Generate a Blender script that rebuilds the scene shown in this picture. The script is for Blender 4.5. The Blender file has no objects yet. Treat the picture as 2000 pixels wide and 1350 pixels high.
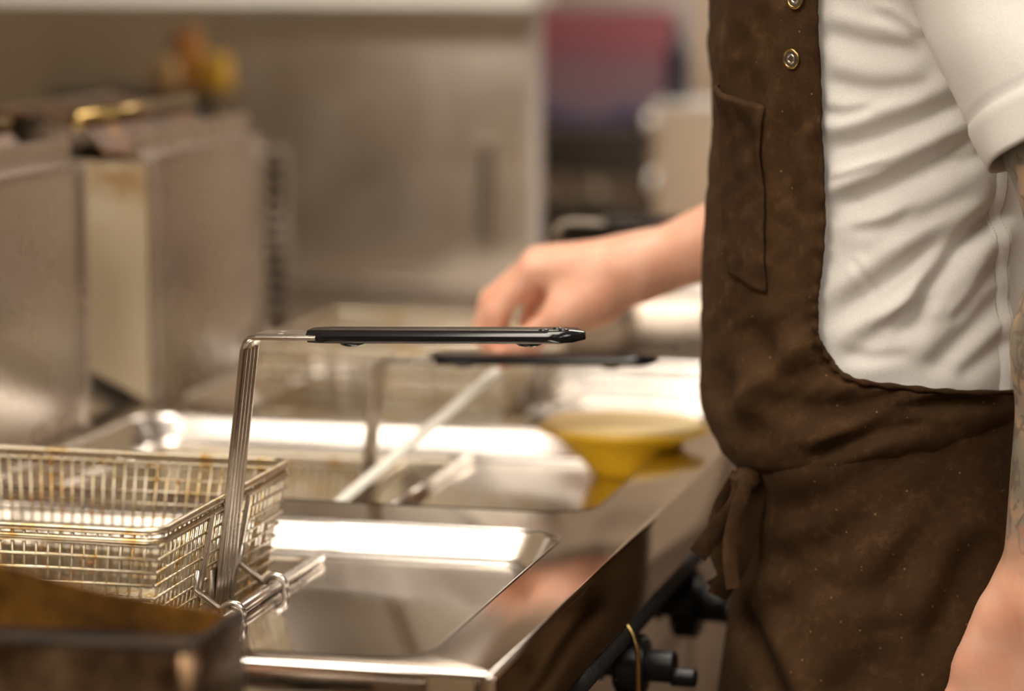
import bpy, bmesh, math, random
import numpy as np
from mathutils import Vector, Matrix

random.seed(7)
RNG = np.random.default_rng(7)
S = bpy.context.scene
COL = S.collection

# ------------------------------------------------------------------ camera
cam_d = bpy.data.cameras.new('camera')
cam_d.sensor_width = 36.0
cam_d.lens = 5700.0 / 2000.0 * 36.0
PITCH = math.atan(805 / 5700.0)
YAW = math.atan(1450 / (5700.0 / math.cos(PITCH)))
cam_d.dof.use_dof = True
cam_d.dof.focus_distance = 2.13
cam_d.dof.aperture_fstop = 2.6
cam_d.clip_start = 0.05
cam = bpy.data.objects.new('camera', cam_d)
COL.objects.link(cam)
cam.location = (0, 0, 1.367)
cam.rotation_euler = (math.pi / 2 - PITCH, 0, YAW)
S.camera = cam

# ------------------------------------------------------------------ world, exposure
W = bpy.data.worlds.new('kitchen_ambient')
S.world = W
W.use_nodes = True
W.node_tree.nodes['Background'].inputs[0].default_value = (1.0, 0.86, 0.68, 1)
W.node_tree.nodes['Background'].inputs[1].default_value = 0.0
S.view_settings.view_transform = 'Standard'
S.view_settings.look = 'None'
S.view_settings.gamma = 1.0
S.view_settings.use_curve_mapping = False
S.view_settings.exposure = 0.08
S.cycles.use_denoising = True
S.cycles.max_bounces = 8
S.cycles.sample_clamp_indirect = 6.0
PANEL_POWER = 12.5

# ------------------------------------------------------------------ materials
def mat(name, color=(.5, .5, .5), rough=.5, metal=0.0, spec=.5, coat=0.0, emit=None, emit_s=0.0, sss=0.0):
    m = bpy.data.materials.new(name)
    m.use_nodes = True
    b = m.node_tree.nodes['Principled BSDF']
    b.inputs['Base Color'].default_value = (*color, 1)
    b.inputs['Roughness'].default_value = rough
    b.inputs['Metallic'].default_value = metal
    b.inputs['Specular IOR Level'].default_value = spec
    b.inputs['Coat Weight'].default_value = coat
    if emit:
        b.inputs['Emission Color'].default_value = (*emit, 1)
        b.inputs['Emission Strength'].default_value = emit_s
    if sss:
        b.inputs['Subsurface Weight'].default_value = sss
        b.inputs['Subsurface Radius'].default_value = (1, .35, .2)
        b.inputs['Subsurface Scale'].default_value = .006
    return m

class NT:
    """small helper to wire nodes"""
    def __init__(s, m):
        s.m = m; s.t = m.node_tree; s.b = s.t.nodes['Principled BSDF']
    def n(s, kind, **kw):
        x = s.t.nodes.new(kind)
        for k, v in kw.items():
            setattr(x, k, v)
        return x
    def l(s, a, b): s.t.links.new(a, b)
    def coord(s, scale=(1, 1, 1), kind='Object'):
        tc = s.n('ShaderNodeTexCoord'); mp = s.n('ShaderNodeMapping')
        mp.inputs['Scale'].default_value = scale
        s.l(tc.outputs[kind], mp.inputs['Vector'])
        return mp.outputs['Vector']
    def noise(s, vec, scale, detail=3, rough=.5):
        x = s.n('ShaderNodeTexNoise')
        x.inputs['Scale'].default_value = scale
        x.inputs['Detail'].default_value = detail
        x.inputs['Roughness'].default_value = rough
        s.l(vec, x.inputs['Vector'])
        return x.outputs['Fac']
    def ramp(s, fac, stops):
        x = s.n('ShaderNodeValToRGB')
        e = x.color_ramp.elements
        while len(e) < len(stops): e.new(.5)
        for q, (p, c) in zip(e, stops):
            q.position = p; q.color = (*c, 1) if len(c) == 3 else c
        s.l(fac, x.inputs['Fac'])
        return x.outputs['Color']
    def mixc(s, fac, a, b, mode='MIX'):
        x = s.n('ShaderNodeMix', data_type='RGBA', blend_type=mode)
        for sock, val in ((x.inputs['Factor'], fac), (x.inputs['A'], a), (x.inputs['B'], b)):
            pass
        ins = [i for i in x.inputs]
        fi = x.inputs[0]; ai = x.inputs[6]; bi = x.inputs[7]
        for sock, val in ((fi, fac), (ai, a), (bi, b)):
            if hasattr(val, 'is_linked') or hasattr(val, 'links'): s.l(val, sock)
            elif isinstance(val, (int, float)): sock.default_value = val
            else: sock.default_value = (*val, 1)
        return x.outputs[2]
    def rng(s, v, a, b, c, d):
        x = s.n('ShaderNodeMapRange')
        for i, q in enumerate((a, b, c, d)): x.inputs[i + 1].default_value = q
        s.l(v, x.inputs[0]); return x.outputs[0]
    def bump(s, h, strength=.2, dist=.001):
        x = s.n('ShaderNodeBump')
        x.inputs['Strength'].default_value = strength
        x.inputs['Distance'].default_value = dist
        s.l(h, x.inputs['Height'])
        s.l(x.outputs['Normal'], s.b.inputs['Normal'])
    def set(s, name, v): s.l(v, s.b.inputs[name])

def steel(name, color=(.62, .59, .55), rough=.12, stretch=(1, 1, 1), bump=.05, wob=0.0, smudge=.22):
    m = mat(name, color, rough, 1.0)
    t = NT(m)
    v = t.coord(stretch)
    n1 = t.noise(v, 220, 4, .7)
    v2 = t.coord()
    n2 = t.noise(v2, 9, 4, .6)
    r = t.rng(n2, .3, .75, rough * (1 - smudge * .6), rough * (1 + smudge * 1.4))
    t.set('Roughness', r)
    c = t.ramp(n2, [(.3, tuple(x * .92 for x in color)), (.7, color)])
    t.set('Base Color', c)
    if wob:
        n3 = t.noise(v2, 4.0, 2, .5)
        mx = t.n('ShaderNodeMath', operation='MULTIPLY_ADD')
        t.l(n3, mx.inputs[0]); mx.inputs[1].default_value = wob * 30
        t.l(n1, mx.inputs[2])
        t.bump(mx.outputs[0], bump, .001)
    else:
        t.bump(n1, bump, .0004)
    return m

def fabric(name, color, dark, scale=900, rough=.85, specks=False, sheen=.2, wear=0.0):
    m = mat(name, color, rough, 0, .12)
    t = NT(m)
    v = t.coord()
    big = t.noise(v, 14, 4, .6)
    c = t.ramp(big, [(.3, dark), (.72, color)])
    mid = t.noise(v, 75, 5, .75)
    c = t.mixc(t.rng(mid, .50, .68, 0, wear), c, tuple(min(1, x * 1.9) for x in color))
    fine = t.noise(v, scale, 2, .6)
    c = t.mixc(t.rng(fine, .3, .7, 0, .28), c, tuple(x * .45 for x in dark))
    if specks:
        vo = t.n('ShaderNodeTexVoronoi'); vo.inputs['Scale'].default_value = 130
        t.l(v, vo.inputs['Vector'])
        sp = t.rng(vo.outputs['Distance'], .06, .12, 1, 0)
        sel = t.n('ShaderNodeSeparateColor'); t.l(vo.outputs['Color'], sel.inputs[0])
        gate = t.rng(sel.outputs[0], .70, .71, 0, 1)
        mu = t.n('ShaderNodeMath', operation='MULTIPLY'); t.l(sp, mu.inputs[0]); t.l(gate, mu.inputs[1])
        c = t.mixc(mu.outputs[0], c, (.26, .15, .07))
    t.set('Base Color', c)
    m.node_tree.nodes['Principled BSDF'].inputs['Sheen Weight'].default_value = sheen
    t.bump(fine, .5, .0008)
    return m

M = {}
M['counter'] = steel('brushed_counter_steel', (.70, .65, .60), .075, (1, 14, 1), .03)
M['pan'] = steel('pressed_pan_steel', (.70, .65, .60), .22, (1, 1, 1), .02)
M['pan_floor'] = steel('smooth_pan_floor_steel', (.70, .65, .60), .07, (1, 14, 1), .015)
M['panel'] = steel('hazy_panel_steel', (.60, .54, .47), .30, (1, 1, 12), .02)
M['riser'] = steel('riser_steel', (.60, .54, .49), .26, (1, 1, 10), .05)
M['fascia'] = steel('polished_fascia_steel', (.70, .65, .60), .075, (1, 14, 1), .02)
M['wire'] = steel('basket_wire_steel', (.60, .53, .42), .34, (1, 1, 1), .05)
M['band'] = steel('handle_band_steel', (.66, .60, .53), .24, (30, 30, 1), .1)
M['rod'] = steel('rail_steel', (.60, .55, .50), .26, (1, 1, 1), .02)
M['well'] = steel('well_steel', (.56, .50, .41), .3, (1, 1, 1), .02)
M['cabinet'] = steel('cabinet_steel', (.60, .54, .49), .30, (1, 1, 10), .02)
M['black'] = mat('black_plastic', (.008, .008, .009), .35, 0, .35)
M['grip'] = mat('black_dipped_vinyl', (.008, .008, .009), .14, 0, .35)
M['rubber'] = mat('dark_rubber', (.02, .02, .022), .5)
M['white_plastic'] = mat('white_plastic', (.90, .88, .80), .35)
M['yellow'] = mat('yellow_plastic', (.80, .49, .015), .32, 0, .5)
M['oil'] = mat('frying_oil', (.10, .055, .012), .05, 0, .6)
M['chrome'] = mat('chrome', (.85, .83, .8), .08, 1)
M['brass'] = mat('brass', (.42, .29, .11), .25, 1)
M['amber'] = mat('fried_residue', (.42, .17, .02), .35, 0, .5)
M['white_lip'] = mat('white_enamel', (.82, .80, .75), .4)
M['frame'] = mat('lilac_grey_frame', (.50, .44, .42), .4)
M['beige'] = mat('beige_paint', (.60, .47, .35), .7)
M['dark'] = mat('dark_enamel', (.05, .04, .032), .4)
M['eye'] = mat('eye_white', (.8, .78, .75), .2)
M['iris'] = mat('iris', (.08, .05, .03), .2)
M['hair'] = mat('short_brown_hair', (.06, .035, .02), .6)
M['shoe'] = mat('black_shoe_leather', (.02, .02, .02), .4)
M['apron'] = fabric('brown_apron_cotton', (.070, .037, .0155), (.042, .021, .009), 1100, .9, specks=True, sheen=0.0, wear=.45)
M['apron_edge'] = fabric('brown_apron_hem', (.060, .031, .0135), (.036, .018, .008), 1100, .9, sheen=0.0, wear=.55)
M['shirt'] = fabric('white_shirt_cotton', (.86, .835, .80), (.83, .805, .77), 1300, .8, sheen=.05)
M['trousers'] = fabric('dark_trousers', (.03, .027, .025), (.02, .018, .017), 900)
M['skin'] = mat('skin', (.80, .47, .33), .45, 0, .4, sss=.25)

# skin: tattoo mask from a vertex attribute
t = NT(M['skin'])
v = t.coord()
blot = t.noise(v, 30, 3, .6)
base = t.ramp(blot, [(.3, (.74, .36, .24)), (.7, (.84, .50, .36))])
at_ = t.n('ShaderNodeAttribute'); at_.attribute_name = 'tattoo'
n_c = t.noise(v, 15, 2.5, .5)
ink = t.ramp(n_c, [(.30, (.05, .075, .07)), (.42, (.17, .19, .14)), (.50, (.42, .28, .18)), (.56, (.16, .20, .17)), (.63, (.46, .13, .06)), (.72, (.10, .14, .15))])
w = t.n('ShaderNodeTexWave'); w.inputs['Scale'].default_value = 17; w.inputs['Distortion'].default_value = 14
w.inputs['Detail'].default_value = 3; w.inputs['Detail Scale'].default_value = 2.5
t.l(v, w.inputs['Vector'])
ink = t.mixc(t.rng(w.outputs['Fac'], .72, .95, 0, .75), ink, (.035, .04, .045))
ink = t.mixc(.22, ink, (.55, .33, .22))
t.set('Base Color', t.mixc(at_.outputs['Fac'], base, ink))
t.bump(t.noise(v, 500, 2), .12, .0006)

# apron-like extras
t = NT(M['wire'])
v = t.coord()
gold = t.noise(v, 60, 4, .7)
t.set('Base Color', t.ramp(gold, [(.48, (.58, .51, .40)), (.58, (.52, .41, .23)), (.70, (.45, .23, .05))]))

# stained flue: brown burn marks with a shape of their own near the outlet
def stained(name, base, rough=.3):
    m = steel(name, base, rough, (1, 1, 10), .05)
    t = NT(m)
    v = t.coord()
    n = t.noise(v, 22, 4, .7)
    geo = t.n('ShaderNodeTexCoord'); sep = t.n('ShaderNodeSeparateXYZ'); t.l(geo.outputs['Object'], sep.inputs[0])
    hgt = t.rng(sep.outputs[2], 1.06, 1.15, 0, 1)
    mu = t.n('ShaderNodeMath', operation='MULTIPLY'); t.l(hgt, mu.inputs[0])
    t.l(t.rng(n, .40, .62, 0, 1), mu.inputs[1])
    c = t.mixc(mu.outputs[0], base, (.34, .15, .02))
    t.set('Base Color', c)
    return m
M['flue_side'] = stained('stained_flue_steel', (.64, .55, .40), .42)
M['flue_side'].node_tree.nodes['Principled BSDF'].inputs['Metallic'].default_value = .6
M['burnt'] = mat('burnt_steel', (.12, .06, .025), .4, .6)
t = NT(M['burnt']); v = t.coord()
t.set('Base Color', t.ramp(t.noise(v, 25, 4, .7), [(.35, (.02, .010, .006)), (.55, (.11, .045, .012)), (.72, (.32, .15, .04))]))
M['panblack'] = mat('charred_pan', (.02, .012, .008), .6, 0, .2)
t = NT(M['panblack']); v = t.coord()
t.set('Base Color', t.ramp(t.noise(v, 18, 4, .7), [(.35, (.006, .004, .003)), (.62, (.035, .018, .008)), (.8, (.10, .045, .012))]))
M['panbrown'] = mat('baked_brown_pan', (.16, .07, .02), .35, .5)
t = NT(M['panbrown']); v = t.coord()
t.set('Base Color', t.ramp(t.noise(v, 16, 4, .7), [(.3, (.05, .022, .008)), (.55, (.26, .12, .02)), (.75, (.50, .26, .05))]))
M['pansteel'] = steel('worn_pan_steel', (.40, .30, .20), .3)
t = NT(M['pansteel']); v = t.coord()
t.set('Base Color', t.ramp(t.noise(v, 24, 4, .7), [(.35, (.05, .027, .014)), (.52, (.15, .095, .055)), (.72, (.32, .23, .14))]))
M['mash'] = mat('pale_yellow_batter', (.93, .72, .33), .5, 0, .4)
M['screen'] = mat('purple_printed_panel', (.3, .2, .25), .35)
t = NT(M['screen']); v = t.coord((1, 1, 1))
sx = t.n('ShaderNodeSeparateXYZ'); t.l(v, sx.inputs[0])
g = t.rng(sx.outputs[2], -.09, .09, 0, 1)
n = t.noise(v, 12, 2, .5)
ad = t.n('ShaderNodeMath', operation='MULTIPLY_ADD'); t.l(n, ad.inputs[0]); ad.inputs[1].default_value = .55
t.l(g, ad.inputs[2])
t.set('Base Color', t.ramp(ad.outputs[0], [(.22, (.10, .06, .055)), (.33, (.09, .09, .26)), (.44, (.28, .21, .27)), (.75, (.33, .19, .24)), (.95, (.38, .13, .17)), (1.0, (.44, .15, .19))]))
M['lamp'] = mat('ceiling_panel_glow', (.9, .9, .9), .5, emit=(1.0, .91, .79), emit_s=PANEL_POWER)
M['jar_yellow'] = mat('yellow_jar', (.78, .47, .06), .35)
M['jar_tan'] = mat('tan_jar', (.62, .40, .17), .4)
M['jar_orange'] = mat('orange_jar', (.58, .24, .05), .4)
M['floor'] = mat('brown_floor_tile', (.16, .11, .08), .35)
t = NT(M['floor']); v = t.coord()
br = t.n('ShaderNodeTexBrick'); br.offset = 0; br.inputs['Scale'].default_value = 3.3
br.inputs['Color1'].default_value = (.075, .05, .038, 1); br.inputs['Color2'].default_value = (.095, .065, .045, 1)
br.inputs['Mortar'].default_value = (.06, .05, .04, 1); br.inputs['Mortar Size'].default_value = .015
br.inputs['Brick Width'].default_value = 1; br.inputs['Row Height'].default_value = 1
t.l(v, br.inputs['Vector']); t.set('Base Color', br.outputs['Color'])
M['wall_clad'] = mat('brown_wall_cladding', (.20, .15, .09), .45, .3)
M['wall'] = mat('warm_wall', (.46, .34, .21), .6)
t = NT(M['wall']); v = t.coord()
t.set('Base Color', t.ramp(t.noise(v, 1.3, 3, .5), [(.3, (.36, .26, .16)), (.7, (.52, .40, .26))]))
M['ceiling'] = mat('ceiling_paint', (.62, .55, .45), .8)

# ------------------------------------------------------------------ mesh helpers
def link(name, me, m, parent=None, smooth=False):
    o = bpy.data.objects.new(name, me)
    COL.objects.link(o)
    if m is not None: me.materials.append(m)
    if parent is not None: o.parent = parent
    if smooth:
        for p in me.polygons: p.use_smooth = True
    return o

def from_bm(name, bm, m, parent=None, smooth=False, autosmooth=None):
    me = bpy.data.meshes.new(name)
    bmesh.ops.recalc_face_normals(bm, faces=bm.faces)
    bm.to_mesh(me); bm.free()
    o = link(name, me, m, parent, smooth)
    if autosmooth is not None:
        for p in me.polygons: p.use_smooth = True
        me.set_sharp_from_angle(angle=math.radians(autosmooth))
    return o

def pyd(name, vs, fs, m, parent=None, smooth=True, recalc=True):
    me = bpy.data.meshes.new(name)
    me.from_pydata([tuple(map(float, q)) for q in vs], [], [tuple(map(int, f)) for f in fs])
    if recalc:
        bm = bmesh.new(); bm.from_mesh(me)
        bmesh.ops.recalc_face_normals(bm, faces=bm.faces)
        bm.to_mesh(me); bm.free()
    me.update()
    return link(name, me, m, parent, smooth)

def empty(name, loc=(0, 0, 0), label=None, cat=None, group=None, kind=None):
    o = bpy.data.objects.new(name, None)
    COL.objects.link(o)
    o.location = loc
    o.empty_display_size = .05
    tag(o, label, cat, group, kind)
    return o

def tag(o, label=None, cat=None, group=None, kind=None):
    if label: o['label'] = label
    if cat: o['category'] = cat
    if group: o['group'] = group
    if kind: o['kind'] = kind
    return o

def bm_box(bm, x0, x1, y0, y1, z0, z1, bev=0.0, seg=2):
    vs = [bm.verts.new(p) for p in ((x0, y0, z0), (x1, y0, z0), (x1, y1, z0), (x0, y1, z0), (x0, y0, z1), (x1, y0, z1), (x1, y1, z1), (x0, y1, z1))]
    fs = [bm.faces.new([vs[i] for i in q]) for q in ((0, 3, 2, 1), (4, 5, 6, 7), (0, 1, 5, 4), (1, 2, 6, 5), (2, 3, 7, 6), (3, 0, 4, 7))]
    if bev:
        es = {e for f in fs for e in f.edges}
        bmesh.ops.bevel(bm, geom=list(es), offset=bev, segments=seg, affect='EDGES', profile=.6)

def box(name, x0, x1, y0, y1, z0, z1, m, parent=None, bev=.002, origin=(0, 0, 0)):
    bm = bmesh.new()
    ox, oy, oz = origin
    bm_box(bm, x0 - ox, x1 - ox, y0 - oy, y1 - oy, z0 - oz, z1 - oz, bev)
    return from_bm(name, bm, m, parent, autosmooth=40 if bev else None)

def frames(pts):
    P = [Vector(p) for p in pts]
    T = []
    for i in range(len(P)):
        a = P[max(i - 1, 0)]; b = P[min(i + 1, len(P) - 1)]
        T.append((b - a).normalized())
    up = Vector((0, 0, 1)) if abs(T[0].z) < .9 else Vector((1, 0, 0))
    N = []
    n = (up - T[0] * up.dot(T[0])).normalized()
    for i in range(len(P)):
        n = (n - T[i] * n.dot(T[i])).normalized()
        N.append(n.copy())
    return P, T, N

def tube_arrays(pts, r, seg=8, caps=True, closed=False):
    P, T, N = frames(pts)
    rs = r if hasattr(r, '__len__') else [r] * len(P)
    vs, fs = [], []
    for p, tt, nn, rr in zip(P, T, N, rs):
        b = tt.cross(nn)
        for k in range(seg):
            a = 2 * math.pi * k / seg
            vs.append(p + (nn * math.cos(a) + b * math.sin(a)) * rr)
    for i in range(len(P) - 1):
        for k in range(seg):
            k2 = (k + 1) % seg
            fs.append((i * seg + k, i * seg + k2, (i + 1) * seg + k2, (i + 1) * seg + k))
    if closed:
        i = len(P) - 1
        for k in range(seg):
            k2 = (k + 1) % seg
            fs.append((i * seg + k, i * seg + k2, k2, k))
    elif caps:
        fs.append(tuple(range(seg))[::-1])
        fs.append(tuple((len(P) - 1) * seg + k for k in range(seg)))
    return vs, fs

class Bag:
    """collects arrays of one part"""
    def __init__(s): s.v = []; s.f = []
    def add(s, vs, fs):
        o = len(s.v); s.v += list(vs); s.f += [tuple(i + o for i in f) for f in fs]
    def tube(s, pts, r, seg=8, **k): s.add(*tube_arrays(pts, r, seg, **k))
    def build(s, name, m, parent=None, smooth=True): return pyd(name, s.v, s.f, m, parent, smooth)

def tube(name, pts, r, m, parent=None, seg=12):
    b = Bag(); b.tube(pts, r, seg); return b.build(name, m, parent)

def smooth_path(ctrl, n=8):
    """Catmull-Rom through control points"""
    P = [np.array(p, float) for p in ctrl]
    P = [2 * P[0] - P[1]] + P + [2 * P[-1] - P[-2]]
    out = []
    for i in range(1, len(P) - 2):
        for k in range(n):
            u = k / n
            out.append(.5 * ((2 * P[i]) + (P[i + 1] - P[i - 1]) * u + (2 * P[i - 1] - 5 * P[i] + 4 * P[i + 1] - P[i + 2]) * u * u + (3 * P[i] - P[i - 1] - 3 * P[i + 1] + P[i + 2]) * u ** 3))
    out.append(P[-2])
    return [tuple(q) for q in out]

def strip(name, pts, wdir, width, thick, m, parent=None, taper=None, thin=None):
    """flat ribbon along pts, width along wdir(s)"""
    P, T, _ = frames(pts)
    vs, fs = [], []
    for i, (p, tt) in enumerate(zip(P, T)):
        wd = Vector(wdir[i]) if hasattr(wdir[0], '__len__') else Vector(wdir)
        wd = (wd - tt * wd.dot(tt)).normalized(); nn = tt.cross(wd)
        w = width * (taper[i] if taper else 1) / 2; h = thick * (thin[i] if thin else 1) / 2
        c = min(h * .9, w * .4)
        for a, b in ((-w + c, -h), (w - c, -h), (w, -h + c * .8), (w, h - c * .8), (w - c, h), (-w + c, h), (-w, h - c * .8), (-w, -h + c * .8)):
            vs.append(p + wd * a + nn * b)
    n = 8
    for i in range(len(P) - 1):
        for k in range(n):
            k2 = (k + 1) % n
            fs.append((i * n + k, i * n + k2, (i + 1) * n + k2, (i + 1) * n + k))
    fs.append(tuple(range(n))[::-1]); fs.append(tuple((len(P) - 1) * n + k for k in range(n)))
    o = pyd(name, vs, fs, m, parent, True)
    o.data.set_sharp_from_angle(angle=math.radians(50))
    return o

def lathe(name, prof, m, parent=None, axis='Z', loc=(0, 0, 0), seg=32):
    """prof: (radius, height) list; capped where the radius is 0"""
    vs, fs = [], []
    for r, h in prof:
        for k in range(seg):
            a = 2 * math.pi * k / seg
            x, y = r * math.cos(a), r * math.sin(a)
            q = {'Z': (x, y, h), 'X': (h, x, y), 'Y': (x, h, y)}[axis]
            vs.append((q[0] + loc[0], q[1] + loc[1], q[2] + loc[2]))
    for i in range(len(prof) - 1):
        for k in range(seg):
            k2 = (k + 1) % seg
            fs.append((i * seg + k, i * seg + k2, (i + 1) * seg + k2, (i + 1) * seg + k))
    fs.append(tuple(range(seg))); fs.append(tuple((len(prof) - 1) * seg + k for k in range(seg)))
    o = pyd(name, vs, fs, m, parent, True)
    o.data.set_sharp_from_angle(angle=math.radians(35))
    return o

def copy_tree(o, parent=None):
    c = o.copy(); COL.objects.link(c); c.parent = parent
    for ch in list(o.children): copy_tree(ch, c)
    return c

def rrect(x0, x1, y0, y1, r, n=8):
    """rounded rectangle loop, 4*(n+1) points"""
    out = []
    for cx, cy, a0 in ((x1 - r, y1 - r, 0), (x0 + r, y1 - r, 90), (x0 + r, y0 + r, 180), (x1 - r, y0 + r, 270)):
        for k in range(n + 1):
            a = math.radians(a0 + 90 * k / n)
            out.append((cx + r * math.cos(a), cy + r * math.sin(a)))
    return out

def ring_faces(bm, A, B):
    n = len(A)
    for k in range(n):
        bm.faces.new((A[k], A[(k + 1) % n], B[(k + 1) % n], B[k]))

def loop_verts(bm, loop, z): return [bm.verts.new((x, y, z)) for x, y in loop]

def loop_edges(bm, vs):
    return [bm.edges.get((vs[k], vs[(k + 1) % len(vs)])) or bm.edges.new((vs[k], vs[(k + 1) % len(vs)])) for k in range(len(vs))]

# ------------------------------------------------------------------ room shell
RX0, RX1, RY0, RY1, RZ = -1.75, 3.4, -2.8, 6.2, 2.8
def shell(name, *a, m):
    o = box(name, *a, m, bev=0); o['kind'] = 'structure'; return o
shell('floor', RX0 - .1, RX1 + .1, RY0 - .1, RY1 + .1, -.1, 0, m=M['floor'])
shell('ceiling', RX0 - .1, RX1 + .1, RY0 - .1, RY1 + .1, RZ, RZ + .1, m=M['ceiling'])
shell('wall_back', RX0 - .1, RX0, RY0, RY1, 0, RZ, m=M['wall_clad'])
shell('wall_right', RX1, RX1 + .1, RY0, RY1, 0, RZ, m=M['wall'])
shell('wall_far', RX0, RX1, RY1, RY1 + .1, 0, RZ, m=M['beige'])
shell('wall_near', RX0, RX1, RY0 - .1, RY0, 0, RZ, m=M['wall'])

# ceiling light panels
def ceiling_light(key, x, y, label, hx=.30, hy=.60):
    e = empty('ceiling_light_' + key + '_offscreen', (x, y, RZ), label, 'ceiling light', 'ceiling light panels')
    bm = bmesh.new()
    a_, b_ = hx + .03, hy + .03
    for a in ((-a_, -hx, -b_, b_), (hx, a_, -b_, b_), (-hx, hx, -b_, -hy), (-hx, hx, hy, b_)):
        bm_box(bm, *a, -.03, 0)
    from_bm('frame', bm, M['white_lip'], e)
    bm = bmesh.new(); bm_box(bm, -hx, hx, -hy, hy, -.02, -.005)
    from_bm('light_diffuser_' + key + '_offscreen', bm, M['lamp'], e)
for key, x, y, l, hx, hy in (('counter_end', -1.12, .35, 'large glowing ceiling panel above the near end of the fryer', .58, .62), ('near_wall', .6, -.8, 'glowing ceiling panel close to the near wall', .3, .6),
                ('frying_wells', -.75, 2.35, 'glowing ceiling panel right above the frying wells', .3, .6), ('cook', .7, 1.0, 'glowing ceiling panel beside the cook', .3, .6),
                ('drinks_machine', -.5, 4.9, 'glowing ceiling panel above the drinks machine', .3, .6), ('room_corner', 1.9, 3.6, 'glowing ceiling panel in the far right corner', .3, .6)):
    ceiling_light(key, x, y, l, hx, hy)

# ------------------------------------------------------------------ fryer counter
Z = .90
XF = -.4533
XB = -1.30
CY0, CY1 = 1.752, 3.20
FLZ = .872
PITCHY = .457
REC = [((1.774 if i == 0 else 1.816 + i * PITCHY), 2.203 + i * PITCHY) for i in range(3)]
RX_F, RX_B = -.507, -1.043
fryer = empty('fryer_counter', (-.85, 2.45, 0), 'long stainless steel fryer counter with three sunken frying wells', 'fryer')
FO = Vector(fryer.location)
def fpart(o):
    """parent a part built in world coordinates to the fryer"""
    o.parent = fryer; o.matrix_parent_inverse = Matrix.Translation(-FO); return o

bm = bmesh.new()
outer = loop_verts(bm, rrect(XB, XF - .004, CY0 + .004, CY1, .002, 2), Z)
edges = loop_edges(bm, outer)
for y0, y1 in REC:
    edges += loop_edges(bm, loop_verts(bm, rrect(RX_B, RX_F, y0, y1, .042, 10), Z))
bmesh.ops.triangle_fill(bm, use_beauty=True, edges=edges)
# rounded nose down to the fascia on the outer loop
prev = outer
for k in range(1, 5):
    a = math.pi / 2 * k / 4
    d = .004 * math.sin(a)
    cur = loop_verts(bm, rrect(XB - d, XF - .004 + d, CY0 + .004 - d, CY1 + d, .002 + d, 2), Z - .004 * (1 - math.cos(a)))
    ring_faces(bm, prev, cur); prev = cur
top = from_bm('worktop', bm, M['counter'], autosmooth=30); fpart(top)

WELL = []
for i, (y0, y1) in enumerate(REC):
    bm = bmesh.new()
    prof = [(-.0005, Z + .0006), (.0005, Z + .0004), (.0025, Z - .0010), (.0042, Z - .0040), (.0132, FLZ + .0070), (.0155, FLZ + .0035), (.0185, FLZ + .0010), (.022, FLZ)]
    prev = None
    for ins, z in prof:
        cur = loop_verts(bm, rrect(RX_B + ins, RX_F - ins, y0 + ins, y1 - ins, max(.042 - ins * .6, .01), 10), z)
        if prev: ring_faces(bm, prev, cur)
        prev = cur
    wx0, wx1, wy0, wy1 = -1.020, -.706, y1 - .357, y1 - .024
    WELL.append((wx0, wx1, wy0, wy1))
    w0 = loop_verts(bm, rrect(wx0, wx1, wy0, wy1, .02, 10), FLZ)
    bmesh.ops.triangle_fill(bm, use_beauty=True, edges=loop_edges(bm, prev) + loop_edges(bm, w0))
    p2 = from_bm('drip_pan', bm, M['pan'], autosmooth=60); fpart(p2)
    p2.data.materials.append(M['pan_floor'])
    for pg in p2.data.polygons:
        if pg.normal.z > .98 and pg.center.z < FLZ + .0008: pg.material_index = 1
    bm = bmesh.new()
    a = loop_verts(bm, rrect(wx0, wx1, wy0, wy1, .02, 8), FLZ)
    b = loop_verts(bm, rrect(wx0 + .002, wx1 - .002, wy0 + .002, wy1 - .002, .02, 8), FLZ - .004)
    c = loop_verts(bm, rrect(wx0 + .01, wx1 - .01, wy0 + .01, wy1 - .01, .02, 8), .66)
    ring_faces(bm, a, b); ring_faces(bm, b, c); bm.faces.new(c)
    fpart(from_bm('oil_well', bm, M['well'], autosmooth=40))
    # oil: its own thing inside the well
    bm = bmesh.new()
    lo = rrect(wx0 + .0085, wx1 - .0085, wy0 + .0085, wy1 - .0085, .02, 8)
    ya = (wy0 + wy1) / 2
    lo = [(x + .875, y - ya) for x, y in lo]
    a = loop_verts(bm, lo, 0); b = loop_verts(bm, lo, -.10)
    bm.faces.new(a); bm.faces.new(b[::-1]); ring_faces(bm, a, b)
    o = from_bm('frying_oil', bm, M['oil'])
    o.location = (-.875, ya, .79)
    tag(o, ['dark amber frying oil in the well under the sharp wire basket', 'dark amber frying oil in the middle well with the white stick', 'dark amber frying oil in the far well beside the yellow bowl'][i], 'oil', 'oil in the frying wells')
    # basket rail along the front lip of the well
    bg = Bag()
    rx, rz = -.7036, .8762
    bg.tube([(rx, wy0 + .012, rz), (rx, wy1 - .012, rz)], .0045, 12)
    fpart(bg.build('basket_rail', M['rod']))

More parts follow.
